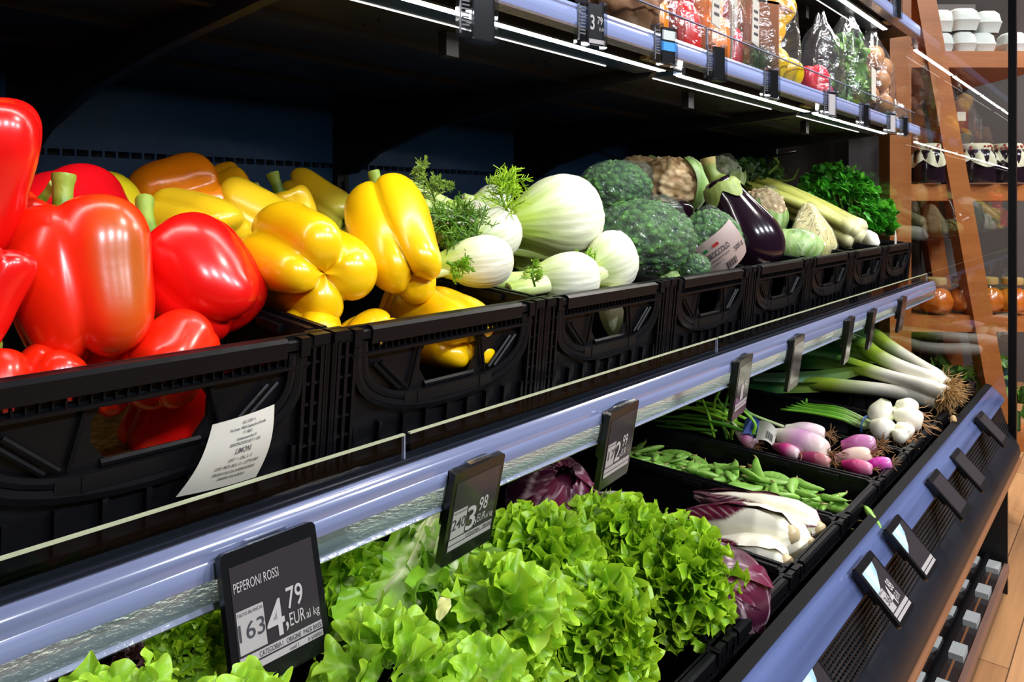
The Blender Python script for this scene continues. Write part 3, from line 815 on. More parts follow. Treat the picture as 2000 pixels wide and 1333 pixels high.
pepper(338, 408, 1.24, 205, 160, (.6, .25, -.6), ORANGE, 'dark orange pepper at the back of the yellow crate', 21, 4, group=GY, depth=.2)
pepper(432, 385, 1.31, 130, 100, (.7, .3, -.5), AMBER, 'amber pepper behind the dark orange one', 22, 4, group=GY)
pepper(372, 448, 1.08, 150, 205, (.80, -.25, .35), YELLOW2, 'dull yellow pepper with its cut stem pointing at the viewer, beside the red one', 23, 4, (.16, .03, .0, .17), None, .13, group=GY)
pepper(505, 432, 1.14, 120, 190, (.7, -.45, -.2), YELLOW2, 'yellow pepper behind the one with the cut stem', 24, 3, group=GY, depth=.1)
pepper(566, 418, 1.20, 110, 90, (-.35, .85, .1), YELLOW2, 'yellow pepper with a tall green stem standing up at the back', 25, 4, (.55, -.05, .0, .2), None, .12, group=GY)
pepper(625, 396, 1.28, 95, 150, (.75, -.55, .2), YELLOW2, 'yellow pepper with pale green shoulder at the back of the yellow pile', 26, 4, group=GY, depth=.1, patch=(L('#b5b843'), 0, 3, 1.1))
pepper(590, 512, .86, 238, 250, (-.66, .10, -.74), YELLOW, 'large four-lobed yellow pepper with its bottom dimple facing out', 27, 4, None, None, .30, spin=.65, group=GY)
pepper(775, 468, .86, 172, 262, (-.36, .62, -.70), YELLOW, 'glossy long yellow pepper leaning at the right of the yellow pile', 28, 3, None, None, .22, spin=2.3, group=GY)
pepper(868, 648, .81, 165, 215, (-.6, .1, -.78), YELLOW, 'yellow pepper low at the front right, seen over the rim and in the hand hole', 29, 4, group=GY)
pepper(612, 668, .80, 125, 140, (-.3, .3, -.9), YELLOW, 'yellow pepper just over the rim at the left front of its crate', 30, 4, group=GY)
pepper(712, 672, .81, 125, 130, (.2, .3, -.9), YELLOW, 'yellow pepper at the middle of the rim below the four-lobed one', 31, 4, group=GY)
pepper(790, 612, .92, 110, 110, (.2, .9, -.3), AMBER, 'amber pepper piece in the gap under the two large yellow ones', 32, 4, group=GY)
pepper(832, 570, .98, 100, 130, (-.2, .9, -.3), YELLOW, 'yellow pepper tucked behind the long leaning one by the fennel', 33, 4, group=GY)

# ------------------------------------------------------------------ fennel
FENNEL = mat('fennel_skin', (.8, .82, .7), .36, spec=.5, vc=True, bump=.12, bscale=30, stretch=(6, 6, 1), sss=.1)
FROND = mat('fennel_frond', (.2, .4, .02), .5, vc=True, trans=.3)
def frond_into(mb, P, length, seed, width=.5, rad=.0012, c1=L('#5f8f1c'), c2=L('#9cc32c'), levels=2):
    """A feathery spray along a stem."""
    rng = np.random.RandomState(seed)
    P = [Vector(p) for p in P]
    mb.tube(P, [rad * 2.2] * (len(P) - 1) + [rad], 5, col=c1)
    for i in range(1, len(P)):
        f = i / (len(P) - 1)
        for k in range(4):
            d = (P[i] - P[i - 1]).normalized()
            a = (Matrix.Rotation(rng.rand() * 6.28, 3, d) @ d.orthogonal().normalized())
            d2 = (d * (.5 + .4 * rng.rand()) + a).normalized()
            q = [P[i] + d2 * (length * width * (1.15 - f * .7) * t) + Vector((0, 0, -.3 * length * width * t * t * rng.rand())) for t in (0, .5, 1)]
            mb.tube(q, rad, 3, col=c1, cap=False)
            for t in np.linspace(.3, 1, 5):
                b0 = q[0].lerp(q[2], t)
                for _ in range(2):
                    a2 = (Matrix.Rotation(rng.rand() * 6.28, 3, d2) @ d2.orthogonal().normalized())
                    d3 = (d2 * .8 + a2).normalized()
                    mb.tube([b0, b0 + d3 * length * width * .28 * (.6 + .6 * rng.rand())], rad * .75, 3, col=c2, cap=False)

def fennel(px, py, y, wpx, hpx, axis, label, seed, stalks=((.0, .25, .3), (.3, -.1, .35)), sl=.5, fronds=(), flat=.72, hint=None, fan=.10, sr=.2):
    rng = np.random.RandomState(seed)
    c, s = at(px, py, y)
    R, H = wpx * s / 2, hpx * s
    ax = vdir(*axis)
    t = thing('fennel_bulb', label, 'fennel', c - ax * H * .5, frame_to(ax, hint if hint is not None else UP), 'fennel bulbs in the third crate')
    prof = spline([(.02, .0), (.34, .0), (.72, .08), (.96, .24), (1.0, .42), (.88, .62), (.64, .80), (.46, .95), (.32, 1.04), (.0, 1.05)], 34)
    nv = 80; th = np.linspace(0, 2 * PI, nv, endpoint=False)[None]; r, z = prof[:, :1], prof[:, 1:2]
    sheath = 0
    for k in range(5):                                  # overlapping sheath edges spiralling up
        e = ((th / (2 * PI) * 1.0 + k / 5 + .12 * z + rng.rand() * .05) % 1)
        sheath = sheath + .055 * (e ** 1.6) * (1 if k % 2 else .7)
    ribs = .008 * np.sin(th * 26 + 2 * np.sin(3 * z)) + .006 * np.sin(th * 41)
    rr = r * R * (.90 + sheath + ribs * 1.5)
    G = np.stack([rr * np.cos(th), rr * np.sin(th) * flat, z * H + 0 * th], -1)
    w, g, y_ = np.array(L('#efecdc')), np.array(L('#aec84e')), np.array(L('#dcdfb4'))
    k = np.clip((z - .42) / .5, 0, 1)[..., None] + .10 * np.sin(th * 9 + seed)[..., None] * np.clip((z - .2) / .6, 0, 1)[..., None]
    k = np.clip(k, 0, 1)
    st = (.5 + .5 * np.sin(th * 33 + 3 * np.sin(2 * z)))[..., None] * .55
    C = w * (1 - st) + y_ * st
    C = C * (1 - k) + g * k
    br = np.exp(-(z / .05) ** 2)[..., None] * .35
    C = C * (1 - br) + np.array(L('#b79b62')) * br
    mb = MB(); mb.grid(G, 0, C, wrap=True); mb.obj('bulb', FENNEL, t, smooth=True)
    for (a, b, ln) in stalks:
        mb = MB()
        P = spline([(a * R * .5, b * R * .5, H * .78), (a * R * .9, b * R * .9, H * (.98 + .1 * ln)), (a * R * 1.3, b * R * 1.3, H * (1.0 + sl * ln * 1.8))], 9)
        ra = R * sr
        cc = [np.array(L('#dfe5ad')) * (1 - q) + np.array(L('#a8c24a')) * q for q in np.linspace(0, 1, 9)]
        mb.tube(P, [(ra * (1.25 - .3 * q), ra * (1.0 - .2 * q)) for q in np.linspace(0, 1, 9)], 14, col=[tuple(q) for q in cc], cap=False)
        e = Vector(P[-1]); d = (Vector(P[-1]) - Vector(P[-2])).normalized(); a1 = d.orthogonal().normalized(); a2 = d.cross(a1)
        rows = [[list(e + d * dz + (a1 * math.cos(q) + a2 * math.sin(q)) * ra * f) for q in np.linspace(0, 2 * PI, 14, endpoint=False)] for f, dz in ((.85, 0), (.6, .001), (.3, -.006), (.05, -.010))]
        mb.grid(np.array(rows), 0, np.stack([np.ones((14, 3)) * np.array(L(h)) for h in ('#cfdb86', '#e9edc0', '#b9c678', '#8fa048')]), wrap=True)
        mb.obj('stalk', FENNEL, t, smooth=True, sharp=60)
    for fr in fronds:
        mb = MB(); frond_into(mb, *fr[0:1], *fr[1:]); mb.obj('frond', FROND, t, world=True)
    return t

def wpts(pts): return [at(*p)[0] for p in pts]
fennel(1082, 425, .90, 168, 190, (-.80, -.10, .45), 'largest white fennel bulb, on top with two cut stalks facing out', 1, ((.28, .45, .8), (-.42, .45, .9)), .28,
       fronds=[(spline(wpts([(1000, 425, .87), (985, 400, .87), (978, 365, .88), (1000, 340, .90)]), 9), .055, 3, .9, .0011, L('#7fae1e'), L('#b4d92e')),
               (spline(wpts([(992, 395, .87), (990, 360, .88), (1012, 350, .89)]), 6), .05, 4, .9, .0011, L('#7fae1e'), L('#b4d92e'))], hint=(0, 0, 1), flat=.95)
fennel(962, 462, .89, 106, 130, (-.65, -.3, .6), 'fennel bulb left of the largest one, two stubs and dark fronds on it', 2, ((.4, .0, .3), (-.4, .1, .35)), .25,
       fronds=[(spline(wpts([(940, 470, .84), (915, 440, .86), (890, 420, .9), (875, 410, .93)]), 10), .07, 5, .75, .0011, L('#3f7012'), L('#6a9a1f')),
               (spline(wpts([(950, 490, .83), (915, 478, .84), (880, 468, .86)]), 8), .06, 6, .75, .0011, L('#3f7012'), L('#6a9a1f')),
               (spline(wpts([(900, 455, .85), (880, 430, .88), (862, 425, .9)]), 7), .06, 14, .8, .0011, L('#44781a'), L('#74a42a')), (spline(wpts([(925, 450, .84), (930, 430, .86), (915, 415, .88)]), 6), .05, 15, .8, .0011, L('#44781a'), L('#74a42a')),
               (spline(wpts([(968, 488, .83), (940, 495, .83), (920, 500, .84)]), 6), .04, 7, .75, .0011, L('#3f7012'), L('#5f9020'))])
fennel(928, 512, .83, 104, 150, (-.92, -.05, .25), 'fennel bulb lying behind the rim next to the yellow pepper', 3, ((.2, .2, .3), (-.3, -.2, .3)), .3,
       fronds=[(spline(wpts([(872, 512, .80), (890, 520, .79), (912, 518, .79)]), 6), .03, 8, .8, .0013, L('#5c9a17'), L('#86c022'))])
fennel(1100, 545, .79, 106, 145, (-.90, -.02, .2), 'fennel bulb at the rim with one thick stalk pointing left', 4, ((.0, .2, .8), (-.2, -.6, .35)), .5,
       fronds=[(spline(wpts([(1045, 560, .765), (1040, 540, .765), (1042, 515, .77)]), 6), .03, 9, .7, .0009, L('#6c9c20'), L('#8fbd2c'))], sr=.32)
fennel(1188, 515, .80, 122, 128, (-.70, -.28, .55), 'fennel bulb at the right front corner, its cut stalk end facing out', 5, ((.0, -.3, .35),), .3,
       fronds=[(spline(wpts([(1165, 530, .77), (1150, 515, .77), (1130, 500, .78)]), 8), .045, 10, .7, .0011, L('#5f9a1a'), L('#93c62a'))], sr=.3)
fennel(1140, 508, .86, 70, 90, (-.9, .15, .2), 'long pale green fennel stalk lying between two front bulbs', 6, ((0, 0, 1.0),), .75, sr=.42)
fennel(958, 398, 1.10, 78, 85, (-.8, -.1, .45), 'fennel bulb at the back of its crate, mostly hidden by fronds', 7, ((.4, 0, .3), (-.4, 0, .4)), .3)
fennel(1035, 520, .96, 60, 70, (-.6, .2, .5), 'small part of a fennel bulb deep between the front ones', 8, ((.2, .1, .2),), .3)
fennel(915, 425, 1.0, 78, 95, (-.88, .42, .15), 'fennel with a long green stalk reaching the yellow pepper and a tall thin frond', 9, ((.2, .3, 1.0), (-.3, -.4, .7)), .6,
       fronds=[(spline(wpts([(850, 395, .95), (842, 370, .95), (828, 345, .95), (822, 322, .95)]), 10), .055, 11, .55, .0010, L('#7f9f3a'), L('#9fbf4a')),
               (spline(wpts([(838, 360, .95), (855, 352, .94), (875, 358, .94)]), 6), .03, 12, .7, .0009, L('#7f9f3a'), L('#9fbf4a')),
               (spline(wpts([(770, 362, 1.1), (750, 358, 1.1), (735, 365, 1.1)]), 6), .05, 13, .8, .0012, L('#4c6a1c'), L('#6a8a2a'))], sr=.3)
fennel(870, 450, .93, 62, 80, (-.8, .1, .3), 'greenish fennel stalks under the dark fronds by the pepper', 10, ((.3, .2, .5), (-.4, -.1, .4)), .4, sr=.3)
fennel(1208, 618, .765, 84, 118, (.1, -.9, .1), 'fennel bulb seen through the hand hole of its crate', 11, ((0, .2, .3),), .3)

# ------------------------------------------------------------------ film-wrapped heads
FILM = clear('cling_film', (.96, .99, .97), .06, .15, ior=1.9, bump=1.0, bscale=34, bdist=.05, haze=.03, hazecol=(.75, .85, .82), stretch=(1, 2.2, .6))
BROC = mat('broccoli_head', (.05, .12, .03), .6, vc=True, bump=1.0, bscale=210, var=.45, vscale=120)
CAUL = mat('cauliflower_head', (.6, .5, .3), .55, vc=True, bump=.5, bscale=90, sss=.05)
LEAFG = mat('cabbage_leaf', (.2, .35, .1), .45, vc=True, bump=.3, bscale=40)
def lumpy(mb, R, seed, scale, amt, c1, c2, n=64, mi=0):
    rng = random.Random(seed); off = Vector((rng.random() * 50, rng.random() * 50, rng.random() * 50))
    u = np.linspace(0.02, PI - .02, n); v = np.linspace(0, 2 * PI, int(n * 1.6), endpoint=False)
    G = np.zeros((len(u), len(v), 3)); C = np.zeros_like(G)
    for i, a in enumerate(u):
        for j, b in enumerate(v):
            d = Vector((math.sin(a) * math.cos(b), math.sin(a) * math.sin(b), math.cos(a)))
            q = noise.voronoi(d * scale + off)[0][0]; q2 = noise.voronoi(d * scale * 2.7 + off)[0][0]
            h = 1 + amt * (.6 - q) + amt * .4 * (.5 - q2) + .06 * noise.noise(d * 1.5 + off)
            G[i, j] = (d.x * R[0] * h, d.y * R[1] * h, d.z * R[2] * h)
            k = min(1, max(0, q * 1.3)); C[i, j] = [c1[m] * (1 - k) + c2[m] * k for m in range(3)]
    mb.grid(G, mi, C, wrap=True, capends=True)
def wrap_film(parent, R, seed, gather=None, name='cling_film'):
    rng = random.Random(seed); off = Vector((rng.random() * 50, 0, 0)); n = 40
    u = np.linspace(0.02, PI - .02, n); v = np.linspace(0, 2 * PI, 64, endpoint=False); G = np.zeros((n, 64, 3))
    for i, a in enumerate(u):
        for j, b in enumerate(v):
            d = Vector((math.sin(a) * math.cos(b), math.sin(a) * math.sin(b), math.cos(a)))
            h = 1.05 + .02 * noise.noise(d * 2.5 + off) + .022 * noise.noise(Vector((d.x * 14, d.y * 4, d.z * 14)) + off)
            if gather is not None:
                g = max(0, d.dot(Vector(gather).normalized())) ** 14; h += .30 * g
            G[i, j] = (d.x * R[0] * h, d.y * R[1] * h, d.z * R[2] * h)
    mb = MB(); mb.grid(G, 0, wrap=True, capends=True); return mb.obj(name, FILM, parent, smooth=True)
def broccoli(px, py, y, wpx, hpx, label, seed, gather=None, stalk=True, depth=.85):
    c, s = at(px, py, y); R = (wpx * s / 2, wpx * s / 2 * depth, hpx * s / 2)
    t = thing('broccoli_head', label, 'broccoli', c, Matrix((RGT, FWD, UP)).transposed(), 'wrapped broccoli heads')
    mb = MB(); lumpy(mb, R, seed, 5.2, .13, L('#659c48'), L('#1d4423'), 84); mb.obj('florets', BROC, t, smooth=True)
    if stalk:
        mb = MB(); mb.tube([(R[0] * .2, 0, -R[2] * .5), (R[0] * .5, -R[1] * .3, -R[2] * 1.12)], [R[0] * .3, R[0] * .24], 14, col=L('#8aa35c')); mb.obj('stalk', BROC, t, smooth=True, sharp=50)
    wrap_film(t, R, seed, gather)
    return t
broccoli(1200, 368, .98, 140, 106, 'film-wrapped broccoli at the back, topmost of the three heads', 1, (.5, -.4, .5))
broccoli(1252, 468, .86, 205, 150, 'largest film-wrapped broccoli, at the front next to the fennel', 2, (.3, -.5, .8))
bb = broccoli(1388, 476, .80, 122, 128, 'film-wrapped broccoli with a BROCCOLO paper label, beside the aubergine', 3, (-.2, -.5, .8))
broccoli(1352, 522, .775, 70, 54, 'small low wrapped broccoli piece in front of the labelled one', 4, None, False)
def broccoli_label(t):
    p0, _ = at(1407, 440, .745); p1, _ = at(1441, 496, .74); p2, _ = at(1436, 517, .735); p3, _ = at(1356, 512, .735)
    # a printed paper that bends round the head, lying askew
    c, s = at(1388, 476, .80); R = t.matrix_world.to_3x3(); r0 = 61 * s * 1.12; q = math.radians(38)
    def P(x, j, off=0):
        dx, dz = (x - .5) * .118, (.5 - j) * .10
        dx, dz = dx * math.cos(q) - dz * math.sin(q) + .018, dx * math.sin(q) + dz * math.cos(q) - .014
        a = dx / r0; w = math.sqrt(max(.1, 1 - (dz / (r0 * 1.25)) ** 2)); rr = (r0 + off) * w
        return c + R @ Vector((rr * math.sin(a), -rr * .93 * math.cos(a), dz))
    mb = MB(); mb.grid(np.array([[list(P(i / 12, j / 10)) for i in range(13)] for j in range(11)])); o = mb.obj('paper_label', mat('pinkish_paper', (.40, .30, .27), .5), t, world=True, smooth=True)
    l = MB()
    text_fit(l, 'BROCCOLO', .10, .62, .56, .13, 0, bold=.01); text_fit(l, 'ORIGINE ITALIA', .12, .55, .46, .05); text_fit(l, 'CAT. I', .12, .35, .37, .05); text_fit(l, '500 g', .66, .92, .36, .12, bold=.006)
    l.box(.10, .2, 0, .0001, .76, .83, 1); l.box(.2, .32, 0, .0001, .78, .81, 2); l.box(.32, .46, 0, .0001, .76, .83, 3)
    for k in range(14): l.box(.34 + .02 * k, .34 + .02 * k + (.012 if k % 3 else .005), 0, .0001, .08, .28)
    l.v = [tuple(P(x, 1 - z, .0015)) for x, _, z in l.v]
    l.obj('print', [INK, mat('print_green', (.02, .3, .08), .6), PAPER, mat('print_red', (.6, .03, .03), .6)], o, world=True)
broccoli_label(bb)
def cauliflower(px, py, y, wpx, hpx, label, seed, film=False, leaf_dirs=((1, 0, .2),), c1='#ead2a4', c2='#b08c5e'):
    c, s = at(px, py, y); R = (wpx * s / 2, wpx * s / 2 * .9, hpx * s / 2)
    t = thing('cauliflower', label, 'cauliflower', c, Matrix((RGT, FWD, UP)).transposed(), 'cauliflowers at the back of the row')
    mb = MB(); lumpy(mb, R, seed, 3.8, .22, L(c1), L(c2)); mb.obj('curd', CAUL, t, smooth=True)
    for d in leaf_dirs:
        mb = MB(); d = Vector(d).normalized(); f = frame_to(d, UP)
        rows = []; cc = []
        for i in range(12):
            a = -.9 + 1.8 * i / 11
            row = []; cr = []
            for j in range(14):
                b = -.8 + 1.6 * j / 13
                v = f @ Vector((math.sin(a), math.sin(b) * math.cos(a), math.cos(a) * math.cos(b)))
                h = 1.16 + .03 * math.sin(9 * b + 4 * a)
                row.append([v.x * R[0] * h, v.y * R[1] * h, v.z * R[2] * h])
                k = abs(math.sin(6 * b + a * 2)) ** 4 * .6 + (.6 if abs(b) < .08 else 0); k = min(1, k)
                cr.append([L('#7ba04e')[m] * (1 - k * .6) + L('#cfdcae')[m] * k * .6 for m in range(3)])
            rows.append(row); cc.append(cr)
        mb.grid(np.array(rows), 0, np.array(cc)); mb.obj('leaf', LEAFG, t, smooth=True)
    if film: wrap_film(t, R, seed, (.2, -.5, .8))
    return t
cauliflower(1312, 362, 1.06, 122, 112, 'brownish cream cauliflower between the wrapped broccoli and the aubergine', 11, False, ((1, -.25, .1),))
cauliflower(1248, 330, 1.18, 92, 50, 'cauliflower farthest back, only its top showing above the broccoli', 12)
cauliflower(1402, 345, 1.16, 92, 76, 'film-wrapped pale cauliflower behind the aubergine stem', 13, True, ((.6, -.6, -.8), (-.6, -.6, -.8)), c1='#c9cbb0', c2='#8fa37a')
cauliflower(1490, 418, .98, 84, 96, 'film-wrapped cauliflower with green leaves right of the aubergine', 14, True, ((-.8, -.5, -.4), (.3, -.7, -.9)), c1='#dcc7a0')
cauliflower(1545, 482, .82, 104, 62, 'film-wrapped green cauliflower lying low at the crate rim', 15, True, ((0, -.9, .5), (.6, -.7, .3), (-.6, -.7, .3)), c1='#9db878', c2='#6e9450')

# ------------------------------------------------------------------ aubergines
AUB = mat('aubergine_skin', (.012, .004, .010), .13, spec=.6, coat=.6)
CALYX = mat('aubergine_calyx', (.3, .4, .1), .5, vc=True, bump=.6, bscale=60)
def aubergine(p0, p1, y0, y1, rpx, label, seed, calyx=True):
    a, s = at(*p0, y0); b, _ = at(*p1, y1)
    ax = (a - b); H = ax.length; R = rpx * s
    t = thing('aubergine', label, 'aubergine', b, frame_to(ax, RGT), 'aubergines')
    prof = spline([(0, 0), (.45, .012), (.82, .08), (1.0, .22), (.98, .40), (.78, .62), (.60, .80), (.50, .93), (.36, 1.0), (0, 1.01)], 40)
    mb = MB(); lathe(mb, [(r * R, z * H) for r, z in prof], 40); mb.obj('fruit', AUB, t, smooth=True)
    if calyx:
        m = 60; th = np.linspace(0, 2 * PI, m, endpoint=False); rows = []; C = []
        for q in np.linspace(0, 1, 8):
            lobe = .55 + .45 * np.abs(np.cos(2.5 * th)) ** 1.5
            zz = H * (1.02 - q * .26 * lobe); zf = np.clip(zz / H, 0, 1)
            rr = np.interp(zf, prof[:, 1], prof[:, 0]) * R * 1.06 + .003; rr = np.where(zf > .96, rr * min(1, .25 + q * 2.2), rr)
            rows.append(np.stack([rr * np.cos(th), rr * np.sin(th), zz], -1)); k = (.5 + .5 * np.sin(th * 17 + q * 5))[:, None] * .5
            C.append(np.array(L('#8a9a4c')) * (1 - k) + np.array(L('#5d7030')) * k)
        mb = MB(); mb.grid(np.array(rows), 0, np.array(C), wrap=True); o = mb.obj('calyx', CALYX, t, smooth=True)
        mb = MB(); mb.tube(spline([(0, 0, H * .99), (-.004, 0, H * 1.1), (.006, 0, H * 1.24)], 8), [R * .34, R * .24, R * .2, R * .19, R * .19, R * .2, R * .22, R * .24], 12, col=[L('#6f8034')] * 6 + [L('#9a8a50')] * 2)
        mb.obj('stem', CALYX, o, smooth=True, sharp=50)
    return t
aubergine((1400, 352), (1492, 525), .90, .79, 63, 'glossy black aubergine standing at the front, green cap up', 1)
aubergine((1285, 405), (1345, 418), 1.02, .99, 26, 'dark aubergine lying under the cauliflower, only its back showing', 2, False)

# ------------------------------------------------------------------ pale wrapped root, celery, parsley
ROOT = mat('celeriac_skin', (.6, .5, .25), .45, vc=True, bump=.5, bscale=30, sss=.1)
def celeriac():
    c, s = at(1587, 452, .83); R = (44 * s, 40 * s, 56 * s)
    t = thing('celery_heart', 'pale film-wrapped celery heart shaped like a peak, in front of the celery stalks', 'celery', c, Matrix((RGT, FWD, UP)).transposed())
    n = 30; m = 48; G = np.zeros((n, m, 3)); C = np.zeros_like(G)
    for i in range(n):
        z = i / (n - 1)
        for j in range(m):
            b = 2 * PI * j / m
            r = (np.interp(z, [0, .06, .25, .55, .85, .97, 1], [.0, .75, 1, .82, .42, .22, 0])) * (1 + .06 * math.cos(5 * b + 1) + .05 * math.sin(3 * b + 6 * z))
            G[i, j] = (R[0] * r * math.cos(b) - .18 * R[0] * z, R[1] * r * math.sin(b), R[2] * (2 * z - 1))
            k = max(0, 1 - z * 2.2) * .6; C[i, j] = [L('#ead79a')[q] * (1 - k) + L('#c3c556')[q] * k for q in range(3)]
    mb = MB(); mb.grid(G, 0, C, wrap=True); mb.obj('stalks', ROOT, t, smooth=True)
    G2 = G.copy(); cen = np.array([0, 0, 0]); 
    for i in range(n):
        for j in range(m):
            p = Vector(G[i, j]); h = 1.05 + .03 * noise.noise(p * 40) + .03 * noise.noise(p * 90); G2[i, j] = G[i, j] * h
    mb = MB(); mb.grid(G2, 0, wrap=True); mb.obj('cling_film', FILM, t, smooth=True)
celeriac()
CEL = mat('celery_stalk', (.6, .65, .3), .35, spec=.5, vc=True, bump=.25, bscale=25, stretch=(5, 5, 1))
CELLEAF = mat('celery_leaf', (.04, .12, .02), .45, vc=True, trans=.2)
def leaflet_into(mb, c, d, nrm, size, col, rng, teeth=3):
    """One small crinkled three-lobed leaflet."""
    d = Vector(d).normalized(); n = Vector(nrm); n = (n - d * n.dot(d)).normalized(); w = d.cross(n); c = Vector(c)
    out = [(0, 0), (.28, .22), (.55, .30), (.62, .55), (.40, .60), (.30, .85), (0, 1.0), (-.30, .85), (-.40, .60), (-.62, .55), (-.55, .30), (-.28, .22)]
    ctr = c + d * size * .5 + n * size * .12
    V = [ctr] + [c + d * (size * b) + w * (size * a) + n * (size * (.10 * rng.uniform(-1, 1) - .2 * abs(a))) for a, b in out]
    k = len(out)
    cc = [tuple(min(1, x * 1.15) for x in col)] + [tuple(x * rng.uniform(.8, 1.25) for x in col) for _ in range(k)]
    mb.add(V, [(0, i + 1, (i + 1) % k + 1) for i in range(k)], 0, cc)
def celery():
    t = thing('celery_bunch', 'pale green celery bunch lying lengthwise with its cut base at the front', 'celery', at(1685, 455, .80)[0])
    base, s = at(1678, 463, .80); tips = [(1478, 350), (1455, 362), (1460, 382), (1470, 400), (1490, 372), (1468, 345), (1500, 405)]
    mb = None
    for i, (tx_, ty_) in enumerate(tips):
        mb = MB(); e, s2 = at(tx_, ty_, 1.16 + .015 * i)
        off = RGT * ((i % 3 - 1) * 9 * s) + UP * ((ty_ - 375) * -.45 * s)
        b0 = base + off * 1.0
        P = spline([b0 + (e - b0) * q + UP * (.018 * math.sin(PI * q)) for q in (0, .12, .4, .75, 1)], 16)
        cols = []
        for q in np.linspace(0, 1, 16):
            a = np.array(L('#e6e0b0')) * (1 - min(1, q * 3.5)) + np.array(L('#c3c364')) * min(1, q * 2.2)
            if q > .55: a = a * (1 - (q - .55) * 1.6) + np.array(L('#8fa034')) * (q - .55) * 1.6
            cols.append(tuple(a))
        R_ = [(r * s * 15, r * s * 21) for r in (.75, 1.1, 1.15, 1.05, .95, .9, .86, .82, .8, .78, .76, .74, .72, .70, .72, .74)]
        mb.tube(P, R_, 14, col=cols, flat=UP); mb.obj('stalk', CEL, t, world=True, smooth=True, sharp=60)
    mb = MB(); lathe(mb, [(0, 0), (.02, .002), (.05, .01), (.062, .03), (.05, .06)], 20, col=L('#ece6c8'))
    M_ = Matrix.Translation(base - (at(1478, 370, 1.16)[0] - base).normalized() * .012) @ frame_to(at(1478, 370, 1.16)[0] - base, UP).to_4x4(); mb.v = [tuple(M_ @ Vector(p)) for p in mb.v]
    mb = MB(); rng = random.Random(5)
    for k in range(150):
        p, _ = at(rng.uniform(1425, 1520), rng.uniform(318, 362), rng.uniform(1.10, 1.35))
        leaflet_into(mb, p, Vector((rng.uniform(-1, 1), rng.uniform(-1, 1), rng.uniform(-.3, 1))), Vector((rng.uniform(-1, 1), -1, .6)), rng.uniform(.025, .05), L(rng.choice(['#2c5a1c', '#3f7022', '#1f4718'])), rng)
    for (a, b, c_) in (((1500, 350), (1545, 352), (1560, 330)), ((1500, 340), (1520, 320), (1512, 308)), ((1440, 335), (1422, 325), (1408, 318))):
        mb.tube(spline(wpts([(*a, 1.15), (*b, 1.13), (*c_, 1.12)]), 6), [.006, .006, .005, .005, .004, .003], 6, col=L('#6d8f35'))
    mb.obj('leaves', CELLEAF, t, world=True)
    c, s = at(1700, 470, .79)
    t2 = thing('celery_bunch', 'white cut celery base poking up at the rim beside the parsley', 'celery', c)
    mb = MB()
    mb.tube(spline([c + FWD * .25 + UP * .03, c + FWD * .1 + UP * .01, c, c - FWD * .01 - UP * .02], 8), [(s * 14, s * 19)] * 7 + [(s * 11, s * 15)], 14, col=[L('#d9dc9c')] * 4 + [L('#efeadb')] * 4, flat=RGT)
    mb.obj('stalk', CEL, t2, world=True, smooth=True, sharp=60)
celery()
PARS = mat('parsley_leaf', (.04, .2, .02), .42, vc=True, trans=.25)
def parsley():
    c, s = at(1640, 420, 1.0)
    t = thing('parsley_bunch', 'bushy bright green bunch of parsley at the end of the row', 'parsley', c)
    rng = random.Random(3); mb = MB(); st = MB()
    root = at(1665, 500, 1.0)[0]
    for k in range(430):
        # a mound in front of the end glass
        a, b, r = rng.uniform(0, 2 * PI), rng.uniform(-.25, 1), rng.uniform(.72, 1.02)
        d = Vector((math.cos(a) * math.sqrt(1 - b * b), math.sin(a) * math.sqrt(1 - b * b), b))
        q = c + RGT * (d.x * 92 * s * r) + FWD * (d.y * .19 * r) + UP * (d.z * 96 * s * r * (1 - .35 * max(0, d.x)) - max(0, d.x) * .04)
        for m in range(3):
            dd = (d + Vector((rng.uniform(-.8, .8), rng.uniform(-.8, .8), rng.uniform(-.5, .8)))).normalized()
            leaflet_into(mb, q, RGT * dd.x + FWD * dd.y + UP * dd.z, (d + Vector((0, 0, 1))), rng.uniform(.026, .046), L(rng.choice(['#3f9a26', '#52b42e', '#2f7a1e', '#66c238', '#235f18'])), rng)
        if k % 12 == 0: st.tube([root + Vector((rng.uniform(-.04, .04), rng.uniform(-.04, .04), 0)), q], .0022, 5, col=L('#5f9a2c'))
    mb.obj('leaves', PARS, t, world=True); st.obj('stems', CEL, t, world=True)
parsley()
mb = MB(); c, s = at(1749, 480, .74)
mb.prism([(-.012, -.03), (.012, -.035), (.014, .03), (0, .06), (-.012, .035)], -.001, .001, axes=(0, 2, 1))
o = mb.obj('paper_slip', PAPER); o.location = c; tag(o, 'torn white paper slip stuck in the last crate of the row', 'label')
